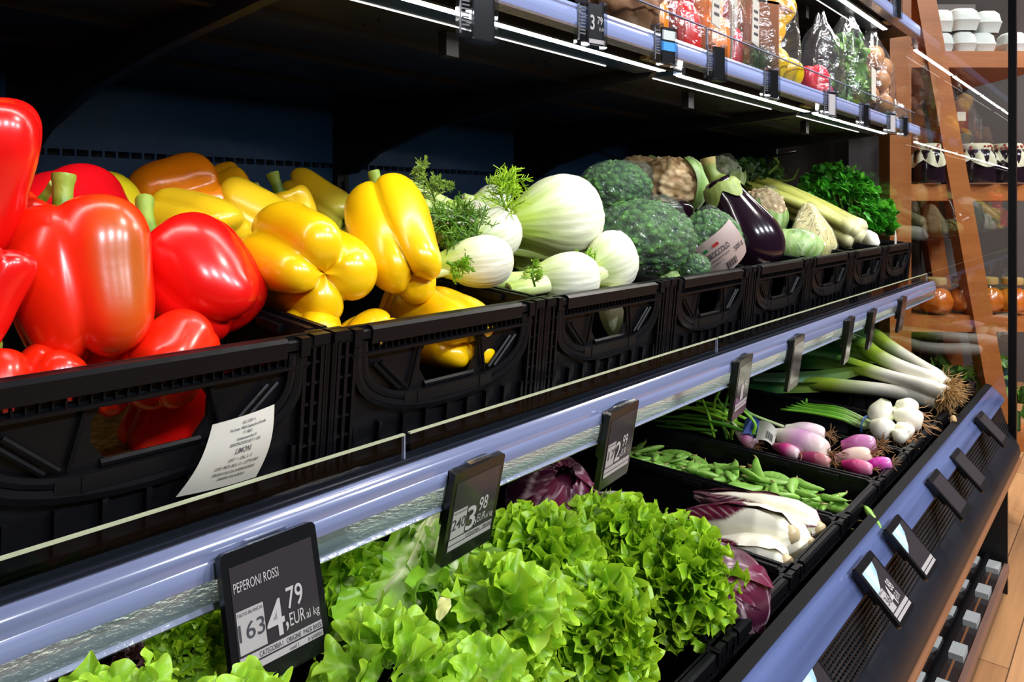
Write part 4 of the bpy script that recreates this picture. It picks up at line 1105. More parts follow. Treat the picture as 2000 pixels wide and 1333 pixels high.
# ------------------------------------------------------------------ lettuces
LETT = mat('lettuce_leaf', (.3, .5, .05), .36, spec=.4, vc=True, trans=.28, bump=.35, bscale=70, var=.14, vscale=25)
def leaf_into(mb, rng, base, az, Ln, W, k, amp, el0, el1, cup=.25, npsi=96, nr=8, lobes=0, frame=None, cols=None, ribw=.07, r0=.012, bp=.35, vn=.5, fan=0):
    pale, midc, edge = cols
    psi = np.linspace(0, 2 * PI, npsi, endpoint=False)[None]; rho = np.linspace(.0, 1, nr)[:, None] ** .8
    y_o = Ln * .5 * (1 - np.cos(psi)); w_o = W * np.sin(psi) * (.42 + .62 * (y_o / Ln))
    out = 1 + (.16 * np.cos(lobes * psi + rng.rand() * 6) if lobes else 0)
    ro = rho * (1 + .10 * rho ** 3 * np.cos(k * 1.7 * psi + rng.rand() * 6)) * out ** rho
    y = Ln * .5 + (y_o - Ln * .5) * ro; x = w_o * ro
    t = np.clip(y / Ln, 0, 1.15)
    win = np.clip(t * 1.7 - .1, 0, 1)
    kk = k * (1 + .15 * rng.rand())
    n = amp * win * (rho ** 2.0 * np.sin(kk * psi + rng.rand() * 6 + .8 * np.sin(2 * psi)) + .55 * rho ** 4 * np.sin(2.37 * kk * psi + rng.rand() * 6) + .3 * rho ** 6 * np.sin(4.6 * kk * psi + rng.rand() * 6))
    x = x + amp * .8 * win * rho ** 3 * np.cos(1.4 * kk * psi + rng.rand() * 6)
    n = n + cup * x * x / W + .25 * amp * np.sin(9 * t + rng.rand() * 6) * np.cos(x / W * 3)
    tt = np.linspace(0, 1.2, 60); th = el0 + (el1 - el0) * np.clip(tt, 0, 1.2) ** 1.4
    cr = np.concatenate([[0], np.cumsum(np.cos(th)[:-1] * Ln * (tt[1] - tt[0]))]); cz = np.concatenate([[0], np.cumsum(np.sin(th)[:-1] * Ln * (tt[1] - tt[0]))])
    if fan: n = n - .006 * np.clip(np.cos(x / (W * (.22 + .8 * t)) * 8.5), 0, 1) ** 5 * np.clip(1.1 - t, 0, 1)
    R = np.interp(t, tt, cr) + r0; Z = np.interp(t, tt, cz); TH = np.interp(t, tt, th)
    R = R - n * np.sin(TH); Z = Z + n * np.cos(TH)
    er = np.array([math.cos(az), math.sin(az), 0]); et = np.array([-math.sin(az), math.cos(az), 0]); ez = np.array([0, 0, 1.])
    G = R[..., None] * er + x[..., None] * et + Z[..., None] * ez
    if frame is not None: G = G @ np.array(frame.to_3x3()).T
    G = G + np.array(base)
    rib = np.exp(-(x / (ribw * W + 1e-6)) ** 2) * np.clip(1.15 - t, 0, 1)
    vein = np.clip(np.cos((np.abs(x) / W * 1.6 - t * 2.2) * 11), 0, 1) ** 6 * np.clip(1.1 - t, 0, 1) * vn
    if fan:
        vein = np.clip(np.cos(x / (W * (.22 + .8 * t)) * 8.5), 0, 1) ** 5 * np.clip(1.15 - t, 0, 1) * .9
    p = np.clip(rib + vein + np.clip(bp - t, 0, 1) * 1.8, 0, 1)[..., None]
    e = (np.broadcast_to(rho, x.shape) ** 4)[..., None]
    C = np.array(midc) * (1 - e) + np.array(edge) * e
    C = C * (1 - p) + np.array(pale) * p
    C = C * (1 + .12 * (rng.rand() - .5))
    mb.grid(G, 0, C, wrap=True)

PALE, MIDG, EDGEG = L('#d5e39a'), L('#8fbe1c'), L('#bfe03a')
def lettuce(px, py, y, label, seed, Lf=.2, W=.075, N=40, k=8, amp=.016, axis=(0, 1, .1), up=.55, lobes=0, cols=(PALE, MIDG, EDGEG), spread=(88, 10), droop=70, cup=.25, ribw=.07, npsi=96, group='green lettuces', name='lettuce_head', sz=(.62, 1.0)):
    rng = np.random.RandomState(seed)
    c, s = at(px, py, y)
    ax = vdir(*axis); base = c - ax * Lf * up
    t = thing(name, label, 'lettuce', base, frame_to(ax, RGT), group)
    mb = MB()
    for i in range(N):
        q = (i + .5) / N
        az = i * 2.39996 + rng.rand() * .4
        e0 = math.radians(spread[0] + (spread[1] - spread[0]) * q ** 1.1 + rng.rand() * 6)
        e1 = e0 - math.radians(droop * (.35 + .65 * q) * (.8 + .4 * rng.rand()))
        ln = Lf * (sz[0] + (sz[1] - sz[0]) * q ** .6) * (.92 + .16 * rng.rand())
        leaf_into(mb, rng, (0, 0, 0), az, ln, W * (.75 + .35 * q), k, amp, e0, e1, cup, npsi, 8, lobes, None, cols, ribw, .012, .12, .75, 1)
    mb.obj('leaves', LETT, t, smooth=True)
    mb = MB(); mb.tube([(0, 0, -.03), (0, 0, -.005), (0, 0, .05)], [.016, .021, .014], 12, col=L('#dfe3bd')); mb.obj('core', LETT, t, smooth=True, sharp=50)
    return t
def dome(px, py, y, rpx, label, seed, N=90, k=7, amp=.085, ll=.72, w=.40, lobes=0, axis=(0, 1, .2), cols=(PALE, MIDG, EDGEG), cover=118, npsi=84, core=.34, group='green lettuces', squash=1.0, bend=(5, 75), cup=.15):
    """A full head seen from outside: leaf tips packed over a ball, every leaf ruffled at its margin. rpx: radius in pixels."""
    rng = np.random.RandomState(seed)
    c, s = at(px, py, y); R = rpx * s; ax = vdir(*axis)
    t = thing('lettuce_head', label, 'lettuce', c, frame_to(ax, RGT), group)
    mb = MB()
    for i in range(N):
        q = (i + .5) / N; pol = math.radians(cover) * q ** .62; az = i * 2.39996 + rng.rand() * .5
        d = Vector((math.sin(pol) * math.cos(az), math.sin(pol) * math.sin(az), math.cos(pol) * squash))
        d = (d + Vector(rng.uniform(-.18, .18, 3))).normalized()
        f = frame_to(d, Vector((0, 0, 1)) if abs(d.z) < .9 else Vector((1, 0, 0)))
        sc = R * (.85 + .3 * rng.rand())
        e1 = math.radians(rng.uniform(*bend))
        leaf_into(mb, rng, d * R * core * (.7 + .6 * rng.rand()), rng.rand() * 6.28 if rng.rand() < .5 else math.pi + rng.uniform(-.6, .6), sc * ll, sc * w, k, amp * R, 1.5, 1.5 - e1, cup, npsi, 7, lobes, f, cols, .08, 0)
    mb.obj('leaves', LETT, t, smooth=True)
    mb = MB(); mb.tube([(0, 0, -R * 1.15), (0, 0, -R * .95), (0, 0, -R * .3)], [R * .17, R * .22, R * .2], 12, col=L('#dfe3bd')); mb.obj('core', LETT, t, smooth=True, sharp=50)
    return t
FRC = (L('#a8cc4a'), L('#6fa416'), L('#a9d02a'))
dome(1322, 1135, .60, 112, 'frilly green lettuce leaning over the front rim against the dark red radicchio', 31, axis=(.3, .8, .5), cols=FRC, N=100)
dome(1205, 1098, .72, 122, 'frilly green lettuce at the top of the heap below the pea pods', 32, axis=(.1, .95, .3), cols=FRC, N=105)
dome(1052, 1112, .68, 118, 'frilly green lettuce at the top of the heap right of the 3,98 tag', 33, axis=(-.1, .95, .3), cols=FRC, N=100)
dome(1160, 1240, .55, 122, 'frilly green lettuce in the front of the heap, reaching the lower edge of the view', 34, axis=(.2, .8, .5), cols=FRC, N=105)
BRC = (L('#bcd86a'), L('#7cb01c'), L('#aad030'))
dome(985, 1232, .58, 118, 'broad-leaved bright lettuce between the frilly heap and the smooth-leaved heads', 35, N=46, k=5, amp=.10, ll=.9, w=.5, axis=(0, .9, .4), cols=BRC)
OKC = (L('#c2dc78'), L('#84b822'), L('#a8d034'))
OAK = dict(N=50, k=3.0, amp=.075, ll=.74, w=.40, lobes=5, cols=OKC, axis=(0, .9, .4), bend=(20, 85), cup=.3)
dome(745, 1335, .56, 130, 'smooth round-lobed lettuce right of the 4,79 price tag', 36, **OAK)
dome(925, 1372, .51, 120, 'smooth round-lobed lettuce at the lower edge below the broad-leaved one', 37, **OAK)
dome(455, 1448, .53, 128, 'smooth round-lobed lettuce whose leaves cover the foot of the 4,79 tag', 38, **OAK)
dome(205, 1440, .53, 128, 'smooth lettuce at the lower left edge under the blue rail', 39, **OAK)
UPT = (L('#eef3c4'), L('#8fc034'), L('#7fb422'))
lettuce(856, 1012, .745, 'upturned lettuce, pale stem on top, ribs fanning down, left of the 3,98 tag', 40, Lf=.20, W=.085, N=20, k=7, amp=.016, axis=(-.10, -.90, .42), up=0, cols=UPT, spread=(78, 44), droop=22, cup=-.35, ribw=.06, sz=(.7, 1.0))
dome(672, 1160, .78, 105, 'darker frilly lettuce behind the 4,79 tag, below the blue rail', 41, cols=FRC, N=70, axis=(0, .8, .5))
dome(385, 1262, .72, 95, 'frilly lettuce left of the 4,79 tag, under the blue rail', 42, cols=FRC, N=70, axis=(0, .8, .5))
dome(262, 1300, .74, 45, 'dark red-brown lettuce tip in the shade at the lower left', 43, N=24, cols=(L('#6a4a4a'), L('#3c1f28'), L('#4a2a33')), group='red lettuces')
mb = MB(); rng_ = np.random.RandomState(50); c_, s_ = at(845, 1228, .53)
leaf_into(mb, rng_, (0, 0, 0), .3, .024, .010, 2, .0015, .9, .2, cols=(L('#e8e8a0'), L('#e4e28c'), L('#e9e7a0')))
o = mb.obj('leaf_scrap', LETT, smooth=True); o.location = c_; tag(o, 'tiny pale yellow leaf scrap lying on the smooth lettuce', 'leaf')

# ------------------------------------------------------------------ radicchio
RADI = mat('radicchio_leaf', (.2, .02, .06), .46, spec=.35, vc=True, bump=.45, bscale=45, trans=.08)
def radicchio(px, py, y, rpx, axis, label, seed, spin=0):
    rng = np.random.RandomState(seed); c, s = at(px, py, y); R = rpx * s
    t = thing('radicchio_head', label, 'radicchio', c, frame_to(vdir(*axis), RGT), 'round radicchio heads')
    mb = MB(); n, m = 34, 40
    red, dark, white = np.array(L('#6e1a3c')), np.array(L('#40102a')), np.array(L('#e3c6cf'))
    for i in range(9):
        az = spin + i * 2.4; rr = R * (.90 + .022 * i)
        tt = np.linspace(0.02, 1, n)[:, None]; b = np.linspace(-1, 1, m)[None]
        pol = PI * (1 - .02) - tt * (2.72 + .3 * rng.rand())            # from the base (below) over the side towards the top
        half = (.25 + 1.0 * np.sin(np.clip(tt * 1.15, 0, 1) * PI * .62)) * (1.15 - .5 * tt ** 6)
        a = az + b * half * np.sin(np.clip(pol, .25, 2.6)) ** -.35
        edge = np.maximum(np.abs(b), tt ** 2)
        h = rr * (1 + .09 * edge ** 5 + .022 * np.sin(7 * b + 9 * tt + i) * edge + .010 * np.sin(15 * b - 8 * tt)) * (1 + .04 * np.cos(pol))
        G = np.stack([h * np.sin(pol) * np.cos(a), h * np.sin(pol) * np.sin(a), h * np.cos(pol) * 1.05], -1)
        rib = np.exp(-(b / (.07 * (1.1 - tt))) ** 2) * np.clip(1.2 - tt, 0, 1)
        ph = np.abs(b) * 2.6 - tt * 5.2 + .25 * np.sin(6 * b + i) + .15 * np.sin(17 * tt)
        v1 = np.clip(np.cos(ph * 2 * PI * .55), 0, 1) ** 16 * (1 - .6 * np.abs(b)) * .9
        v2 = np.clip(np.cos((np.abs(b) * 5 + tt * 6 + .3 * np.sin(9 * tt)) * 3), 0, 1) ** 30 * .35
        w = np.clip(rib + v1 + v2 + np.clip(.22 - tt, 0, 1) * 4, 0, 1)[..., None]
        k = (.5 + .5 * np.sin(3 * b + 5 * tt + i))[..., None]
        C = (red * k + dark * (1 - k)) * (1 - w) + white * w
        mb.grid(G, 0, C)
    mb.ball((0, 0, 0), R * .9, 14, 0, tuple(dark * .6 + red * .4))
    mb.obj('leaves', RADI, t, smooth=True)
    return t
radicchio(1412, 1162, .565, 84, (-.3, .5, .55), 'dark red radicchio beside the frilly lettuce, above the chicory crate corner', 1, 1.0)
radicchio(1076, 985, .90, 84, (.25, .75, .55), 'dark red radicchio with white veins at the back behind the frilly lettuce', 2, 3.2)
radicchio(1372, 1285, .575, 52, (.2, .5, .6), 'radicchio low in its crate below the leaning lettuce, white veined', 3, 2.0)

# ------------------------------------------------------------------ long chicory
CHIC = mat('chicory_leaf', (.8, .75, .6), .33, spec=.5, vc=True, bump=.2, bscale=30, sss=.05)
def chicory(p0, p1, x0, x1, rpx, label, seed, ribw=1.0, roll=0.0):
    rng = np.random.RandomState(seed)
    a, s = at(*p0, atx(p0[0], x0)); b, _ = at(*p1, atx(p1[0], x1)); ax = b - a; H = ax.length; R = rpx * s
    t = thing('chicory_head', label, 'chicory', a, frame_to(ax, UP), 'long white and burgundy chicory heads')
    mb = MB(); n, m = 46, 36
    wht, yel, red, dk = np.array(L('#f1ead6')), np.array(L('#dfe0a0')), np.array(L('#741a38')), np.array(L('#4a1530'))
    for i in range(7):
        az = roll + i * 2.4 + rng.rand() * .3; ln = H * (1.0 - .06 * (i % 3)) ; off = R * (.55 + .065 * i)
        tt = np.linspace(0, 1, n)[:, None]; q = np.linspace(-1, 1, m)[None]
        rad = off * np.interp(tt, [0, .04, .2, .45, .75, .93, 1], [.35, .72, 1.0, 1.0, .72, .40, .22])
        half = np.interp(tt, [0, .1, .5, .85, 1], [.8, 1.1, 1.25, 1.2, .5])
        A = az + q * half
        wav = 1 + .07 * np.sin(13 * tt + 3 * q + i) * np.abs(q) ** 4 * (tt > .35) + .03 * np.cos(q * 5 * PI * .5) * (1 - tt)
        rr = rad * wav * (1 + .10 * np.abs(q) ** 6)
        G = np.stack([rr * np.cos(A), rr * np.sin(A), tt * ln + 0 * q], -1)
        rw = ribw * np.interp(tt, [0, .25, .42, .6, .85, 1], [1.6, 1.5, .62, .40, .22, .06])
        edgev = np.clip(np.cos((np.abs(q) * 1.1 - tt * 3.2) * 22), 0, 1) ** 8 * .75 * np.clip(1.3 - np.abs(q), 0, 1)
        w = np.clip((rw - np.abs(q)) * 9 + .5, 0, 1); w = np.clip(np.maximum(w, edgev * (tt > .3)), 0, 1)[..., None]
        k = (.5 + .5 * np.sin(4 * q + 9 * tt))[..., None]
        g = np.exp(-((np.abs(q) - .25) / .12) ** 2)[..., None] * .35 * np.clip(1 - tt * 1.2, 0, 1)[..., None]
        base = wht * (1 - g) + yel * g
        C = (red * k + dk * (1 - k)) * (1 - w) + base * w
        mb.grid(G, 0, C)
    mb.obj('leaves', CHIC, t, smooth=True)
    mb = MB(); lathe(mb, [(0, -.012), (R * .2, -.011), (R * .30, .0), (R * .36, .012)], 18, col=L('#c4ae84')); mb.obj('root_stub', CHIC, t, smooth=True)
    return t
chicory((1600, 1032), (1352, 966), 1.63, 1.64, 46, 'chicory head lying against the pea crate, dark curled tip on top', 1, .55, .2)
chicory((1548, 1044), (1290, 1012), 1.545, 1.56, 58, 'chicory head in the middle with a burgundy flank and white ribs', 2, .75, 1.3)
chicory((1585, 1066), (1375, 1042), 1.58, 1.58, 54, 'thick white chicory head lying near the front corner of the crate', 3, 1.5, 2.1)
chicory((1536, 1098), (1345, 1072), 1.48, 1.485, 50, 'chicory head with pale yellow rib just behind the radicchio', 4, 1.5, .9)
chicory((1245, 988), (1120, 975), 1.50, 1.50, 26, 'white chicory end lying at the back behind the frilly lettuce', 5, 1.6, .9)
# white sheet of paper inside the crate
p_, s_ = at(1296, 972, .98)
mb = MB(); mb.prism([(-.05, -.025), (.055, -.028), (.05, .028), (-.052, .024)], -.001, .001, axes=(0, 2, 1)); o = mb.obj('paper_card', PAPER); o.location = p_; o.rotation_euler = (0, 0, math.radians(-80)); tag(o, 'blank white card in the chicory crate behind the lettuce', 'card')

# ------------------------------------------------------------------ pea pods
PEA = mat('pea_pod', (.15, .33, .04), .38, spec=.45, vc=True, bump=.15, bscale=40)
def pod_parts(seed, Ln=.092, W=.0135, T=.0078, curve=.012):
    rng = np.random.RandomState(seed); n, m = 22, 14
    tt = np.linspace(0, 1, n)[:, None]; th = np.linspace(0, 2 * PI, m, endpoint=False)[None]
    env = np.clip(np.sin(np.clip(tt, .0, 1) * PI), 0, 1) ** .45
    bum = 1 + .10 * np.cos(tt * 2 * PI * 7)
    x = tt * Ln - Ln / 2 + 0 * th; yv = W * env * np.cos(th) + curve * (1 - (2 * tt - 1) ** 2) - curve * .6; z = T * env * bum * np.sin(th)
    G = np.stack([x, yv, z], -1)
    seam = (np.abs(np.cos(th)) ** 14)[..., None] + 0 * tt[..., None]
    C = np.array(L('#7fae48')) * (1 - seam * .5) + np.array(L('#a9c766')) * seam * .5
    C = C * (1 + .08 * np.sin(11 * tt + seed))[..., None]
    a = MB(); a.grid(G, 0, C, wrap=True, capends=True)
    b = MB(); b.tube([(Ln / 2 - .004, -curve * .6, 0), (Ln / 2 + .004, -curve * .5, .001), (Ln / 2 + .012, -curve * .2, .002)], [.003, .0022, .0012], 6, col=L('#a89a5c'))
    return a.mesh('pod', PEA, True), b.mesh('pod_stem', STEM, True)
POD_LABEL = 'green pea pod lying in the pea pod heap of the lower crate'
protos = []
PG = 'pea pods heaped in their crate'
prng = random.Random(11)
def pod_obj(M_, label=POD_LABEL, kind=None):
    i = prng.randrange(6) if kind is None else kind
    while len(protos) <= i: protos.append(pod_parts(len(protos) + 1, Ln=.104 + .008 * (len(protos) % 3), curve=.006 + .004 * (len(protos) % 4)))
    r = thing('pea_pod', label, 'pea pod', (0, 0, 0), None, PG); r.matrix_world = M_
    place('pod', protos[i][0], r); place('stem', protos[i][1], r)
    return r
spots = []
for layer, cnt in ((0, 62), (1, 52), (2, 26)):
    for k in range(cnt):
        for tries in range(40):
            x = prng.uniform(1.735, 1.935); y = prng.uniform(.555, 1.19)
            if all((x - a) ** 2 + ((y - b) * .8) ** 2 > .021 ** 2 or l != layer for a, b, l in spots): break
        spots.append((x, y, layer))
        mound = .018 * math.sin(9 * y + 1) + .04 * max(0, y - .75)
        z = .757 + layer * .015 + max(0, mound) + prng.uniform(0, .004)
        yaw = prng.uniform(0, 2 * PI)
        M_ = Matrix.Translation((x, y, z)) @ Matrix.Rotation(yaw, 4, 'Z') @ Matrix.Rotation(prng.uniform(-.28, .28), 4, 'Y') @ Matrix.Rotation(prng.uniform(-.7, .7), 4, 'X')
        if abs(math.cos(yaw)) > .5: M_.translation.x = min(1.895, max(1.775, x))
        pod_obj(M_)
pp, _ = at(1702, 1008, .472); pod_obj(Matrix.Translation(pp) @ Matrix.Rotation(.55, 4, 'Z') @ Matrix.Rotation(1.0, 4, 'X'), 'single pea pod fallen between the crates and the lower price rail', 1)

# ------------------------------------------------------------------ spring onions
ONI = mat('onion_skin', (.6, .3, .4), .28, spec=.5, vc=True, bump=.08, bscale=30, stretch=(6, 6, 1), sss=.06, coat=.2)
GREENS = mat('onion_green', (.1, .3, .04), .36, spec=.45, vc=True, bump=.1, bscale=30)
ROOTM = mat('root_threads', (.5, .35, .15), .7, vc=True)
def roots_into(mb, p, d, n, ln, seed, col, rad=.0011, curl=1.0, sag=.3):
    rng = np.random.RandomState(seed); d = Vector(d).normalized()
    for i in range(n):
        v = (d + Vector(rng.uniform(-1, 1, 3)) * .75 * curl).normalized(); q = Vector(p) + Vector(rng.uniform(-1, 1, 3)) * ln * .12; P = [q]
        for k in range(5):
            v = (v + Vector(rng.uniform(-1, 1, 3)) * .5 * curl + Vector((0, 0, -.12 * sag))).normalized(); q = q + v * ln * .2 * rng.uniform(.6, 1.3); P.append(q)
        c = np.array(col) * rng.uniform(.6, 1.25); mb.tube(P, [rad * 1.2] + [rad] * 4 + [rad * .5], 4, col=tuple(c), cap=False)
def spring_onion(p0, p1, y0, y1, rpx, label, seed, tail=(), c1='#b5397f', c2='#e8d3c8', c3='#efe6d6', shape='long', group='purple spring onions', roots=18, rootcol='#8a6238', gr=.0055):
    """p0: root end, p1: neck end (pixels)."""
    a, s = at(*p0, atx(p0[0], y0)); b, _ = at(*p1, atx(p1[0], y1)); ax = b - a; H = ax.length; R = rpx * s
    t = thing('spring_onion', label, 'onion', a, frame_to(ax, UP), group)
    pr = [(0, 0), (.45, .01), (.72, .06), (.92, .22), (1.0, .45), (.9, .65), (.62, .86), (.46, 1.0)] if shape == 'long' else [(0, 0), (.5, .015), (.86, .12), (1.02, .36), (.97, .58), (.70, .80), (.40, 1.0)]
    prof = spline(pr, 26); z = prof[:, 1]
    k1 = np.clip(1 - z / .45, 0, 1)[:, None]; k2 = np.clip((z - .45) / .4, 0, 1)[:, None]
    C = np.array(L(c1)) * (1 - k1) * (1 - k2) + np.array(L(c2)) * k1 + np.array(L(c3)) * k2
    mb = MB(); lathe(mb, [(r * R, q * H) for r, q in prof], 28, cols=C); mb.obj('bulb', ONI, t, smooth=True)
    mb = MB(); roots_into(mb, (0, 0, 0), (0, 0, -1), roots, R * 1.5, seed, L(rootcol)); mb.obj('roots', ROOTM, t)
    for i, tl in enumerate(tail):
        P = [b - ax.normalized() * .01] + [at(q[0], q[1], atx(q[0], q[2]))[0] for q in tl]; P = spline(P, 14)
        mb = MB(); cc = [tuple(np.array(L('#dfe3b4')) * (1 - min(1, q * 2)) + np.array(L('#4f8a26' if (seed + i) % 2 else '#6aa52a')) * min(1, q * 2)) for q in np.linspace(0, 1, 14)]
        mb.tube(P, [gr * (1 - .55 * q) for q in np.linspace(0, 1, 14)], 8, col=cc); mb.obj('green_stalk', GREENS, t, world=True, smooth=True)
    return t
SP = 'purple spring onion '
spring_onion((1616, 884), (1512, 850), 2.08, 2.11, 30, SP + 'with a long mauve and white bulb, largest in the crate', 1, [[(1470, 838, 2.12), (1380, 815, 2.1), (1330, 808, 2.12)], [(1450, 830, 2.14), (1360, 790, 2.12)]], c1='#c58ab8')
spring_onion((1612, 848), (1535, 838), 2.20, 2.18, 18, SP + 'with a pale white bulb, behind the largest one', 2, [[(1480, 815, 2.18), (1420, 790, 2.16), (1340, 800, 2.2)]], c1='#dcbccb', c2='#efdfd8')
spring_onion((1712, 868), (1644, 871), 2.20, 2.18, 20, SP + 'with a plump pink bulb by the wall of the white onion crate', 3, c1='#bf6fa4', c2='#c98fb3', c3='#b85a94', roots=26)
spring_onion((1702, 888), (1632, 898), 2.12, 2.10, 18, SP + 'with a cream coloured bulb between two pink ones', 4, c1='#e6c4b8', c2='#ead9bd', c3='#dba7b4')
spring_onion((1742, 905), (1690, 910), 2.11, 2.09, 14, SP + 'with a bright magenta bulb in the front corner', 5, c1='#c4269a', c2='#d77fbd', c3='#b3128a', roots=8)
spring_onion((1704, 918), (1645, 907), 2.05, 2.05, 15, SP + 'with a crimson bulb lying lowest by the pea crate', 6, c1='#c03a72', c2='#d98aa6', c3='#b52a6a', roots=6)
spring_onion((1622, 905), (1560, 890), 2.05, 2.05, 15, SP + 'with a dull red bulb under the largest one', 7, c1='#8f2a4e', c2='#c98f8a', c3='#a0406a', roots=10)
spring_onion((1560, 888), (1512, 872), 2.04, 2.05, 14, SP + 'with a crimson and white bulb, left under the largest one', 8, c1='#c23a80', c2='#e6cbd0', c3='#7c2240', roots=4)
spring_onion((1476, 870), (1440, 842), 2.06, 2.08, 15, SP + 'with a rose bulb left of the paper band', 9, [[(1405, 820, 2.1), (1345, 812, 2.1), (1290, 818, 2.1)], [(1415, 800, 2.1), (1400, 775, 2.1)]], c1='#c9629c', c2='#e6c2cc')
def loose_greens(specs, label, seed, name='onion_leaves', grp=None, r=.0055):
    t = thing(name, label, 'onion leaves', at(specs[0][0][0], specs[0][0][1], atx(specs[0][0][0], 2.1))[0], None, grp, 'thing')
    for i, sp in enumerate(specs):
        P = spline([at(q[0], q[1], atx(q[0], 2.06 + .03 * (i % 4)))[0] for q in sp], 14); mb = MB(); k = ('#5f9a2a', '#7bb52c', '#4a7f24', '#8cc034')[(i + seed) % 4]
        mb.tube(P, [r * (.9 - .5 * abs(q - .3)) for q in np.linspace(0, 1, 14)], 8, col=L(k)); mb.obj('leaf_blade', GREENS, t, world=True, smooth=True)
    return t
loose_greens([[(1395, 855, .86), (1385, 815, .88), (1372, 780, .9)], [(1420, 858, .84), (1412, 820, .85), (1425, 760, .86)], [(1430, 860, .83), (1395, 800, .88), (1410, 755, .90)], [(1455, 862, .82), (1440, 830, .83), (1432, 770, .85)], [(1462, 860, .80), (1475, 830, .82), (1450, 800, .84)], [(1490, 845, .78), (1465, 812, .82), (1440, 780, .85)], [(1428, 858, .83), (1436, 800, .84), (1424, 750, .86)]],
             'upright bright green spring onion leaves standing beside the hanging price tag', 1, r=.006)
loose_greens([[(1480, 850, .84), (1380, 822, .98), (1270, 812, 1.14)], [(1470, 838, .88), (1360, 800, 1.05), (1290, 790, 1.2)], [(1440, 835, .92), (1350, 826, 1.03), (1262, 822, 1.16)], [(1460, 820, .95), (1390, 790, 1.06), (1345, 782, 1.2)], [(1400, 842, .90), (1340, 838, 1.0), (1275, 832, 1.1)], [(1430, 815, 1.0), (1380, 798, 1.08), (1310, 800, 1.2)], [(1390, 850, .88), (1330, 830, 1.0), (1300, 828, 1.06)]],
             'dark green spring onion leaves lying back under the middle shelf', 2, r=.0065)
def onion_band():
    t = thing('paper_band', 'white paper band with barcode round the spring onion leaves', 'label', at(1492, 842, atx(1492, 2.07))[0])
    q = [at(a_, b_, atx(a_, 2.03 + .02 * k_))[0] for k_, (a_, b_) in enumerate(((1476, 860), (1510, 874), (1518, 842), (1484, 822)))]
    def bil(u, v): return q[0] * (1 - u) * (1 - v) + q[1] * u * (1 - v) + q[2] * u * v + q[3] * (1 - u) * v + UP * .012 * math.sin(PI * u) - FWD * .012 * math.sin(PI * u)
    mb = MB(); mb.grid(np.array([[list(bil(i / 10, j / 6)) for i in range(11)] for j in range(7)])); mb.obj('band', PAPER, t, world=True, smooth=True)
    l = MB()
    for k in range(12): l.box(.42 + k * .036, .42 + k * .036 + (.022 if k % 3 else .01), 0, .0001, .12, .52)
    l.box(.1, .95, 0, .0001, .62, .70, 1)
    l.v = [tuple(bil(x, z) + UP * .0012 - FWD * .0012) for x, _, z in l.v]; l.obj('print', [INK, mat('print_green', (.02, .3, .08), .6)], t, world=True)
    mb = MB(); q2 = [at(a_, b_, atx(a_, 2.04 + .02 * k_))[0] for k_, (a_, b_) in enumerate(((1450, 848), (1476, 860), (1484, 822), (1456, 818)))]
    mb.add([q2[0], q2[1], q2[2], q2[3], (q2[0] + q2[1]) / 2 + UP * .01, (q2[2] + q2[3]) / 2 + UP * .01], [(0, 4, 5, 3), (4, 1, 2, 5)]); mb.obj('blue_end', mat('blue_print', (.02, .05, .22), .5), t, world=True)
onion_band()
spring_onion((1470, 908), (1390, 885), 2.02, 2.03, 14, 'pale straw coloured spring onion lying behind the pea pods', 15, c1='#cfc68e', c2='#c99a5a', c3='#9aa65a', roots=3, group='loose spring onion')

# white onion bunch
WO = 'white onions of the bunch'
WT = [((1714, 830), (1730, 782), 2.46, 2.47, 23, 'white onion standing at the back left of the bunch'), ((1792, 806), (1750, 790), 2.52, 2.52, 21, 'white onion at the back of the bunch, next to the leek roots'),
      ((1802, 828), (1746, 808), 2.47, 2.46, 23, 'white onion at the front right of the bunch'), ((1744, 850), (1702, 828), 2.40, 2.41, 24, 'white onion at the lower left of the bunch beside the blue band'),
      ((1782, 852), (1750, 830), 2.42, 2.42, 17, 'small white onion between the larger ones at the front of the bunch'), ((1770, 862), (1746, 842), 2.38, 2.38, 15, 'smallest white onion, lowest at the front of the bunch')]
for i, (a, b, y0, y1, r, lab) in enumerate(WT):
    spring_onion(a, b, y0, y1, r, lab, 30 + i, [[(1700, 836 - i * 2, 2.42), (1640, 818 - i * 4, 2.43 + .01 * i), (1580, 806 - 3 * i, 2.42 + .02 * i), (1525 + 10 * i, 800 - 4 * i, 2.40 + .03 * i)]], '#f0e8d8', '#ece3d2', '#e9e8cc', 'round', WO, 12, '#b98a5c', .0085)
mb = MB(); bp, s_ = at(1688, 830, atx(1688, 2.425)); bx = (at(1640, 812, atx(1640, 2.43))[0] - at(1700, 834, atx(1700, 2.42))[0]).normalized(); u1 = bx.orthogonal().normalized(); u2 = bx.cross(u1)
mb.tube([bp + (u1 * math.cos(q) + u2 * math.sin(q)) * .024 for q in np.linspace(0, 2 * PI, 24)], [(.002, .006)] * 24, 6, flat=bx)
o = mb.obj('rubber_band', mat('blue_rubber', (.03, .08, .22), .5), smooth=True); tag(o, 'dark blue band holding the stalks of the white onion bunch', 'band')

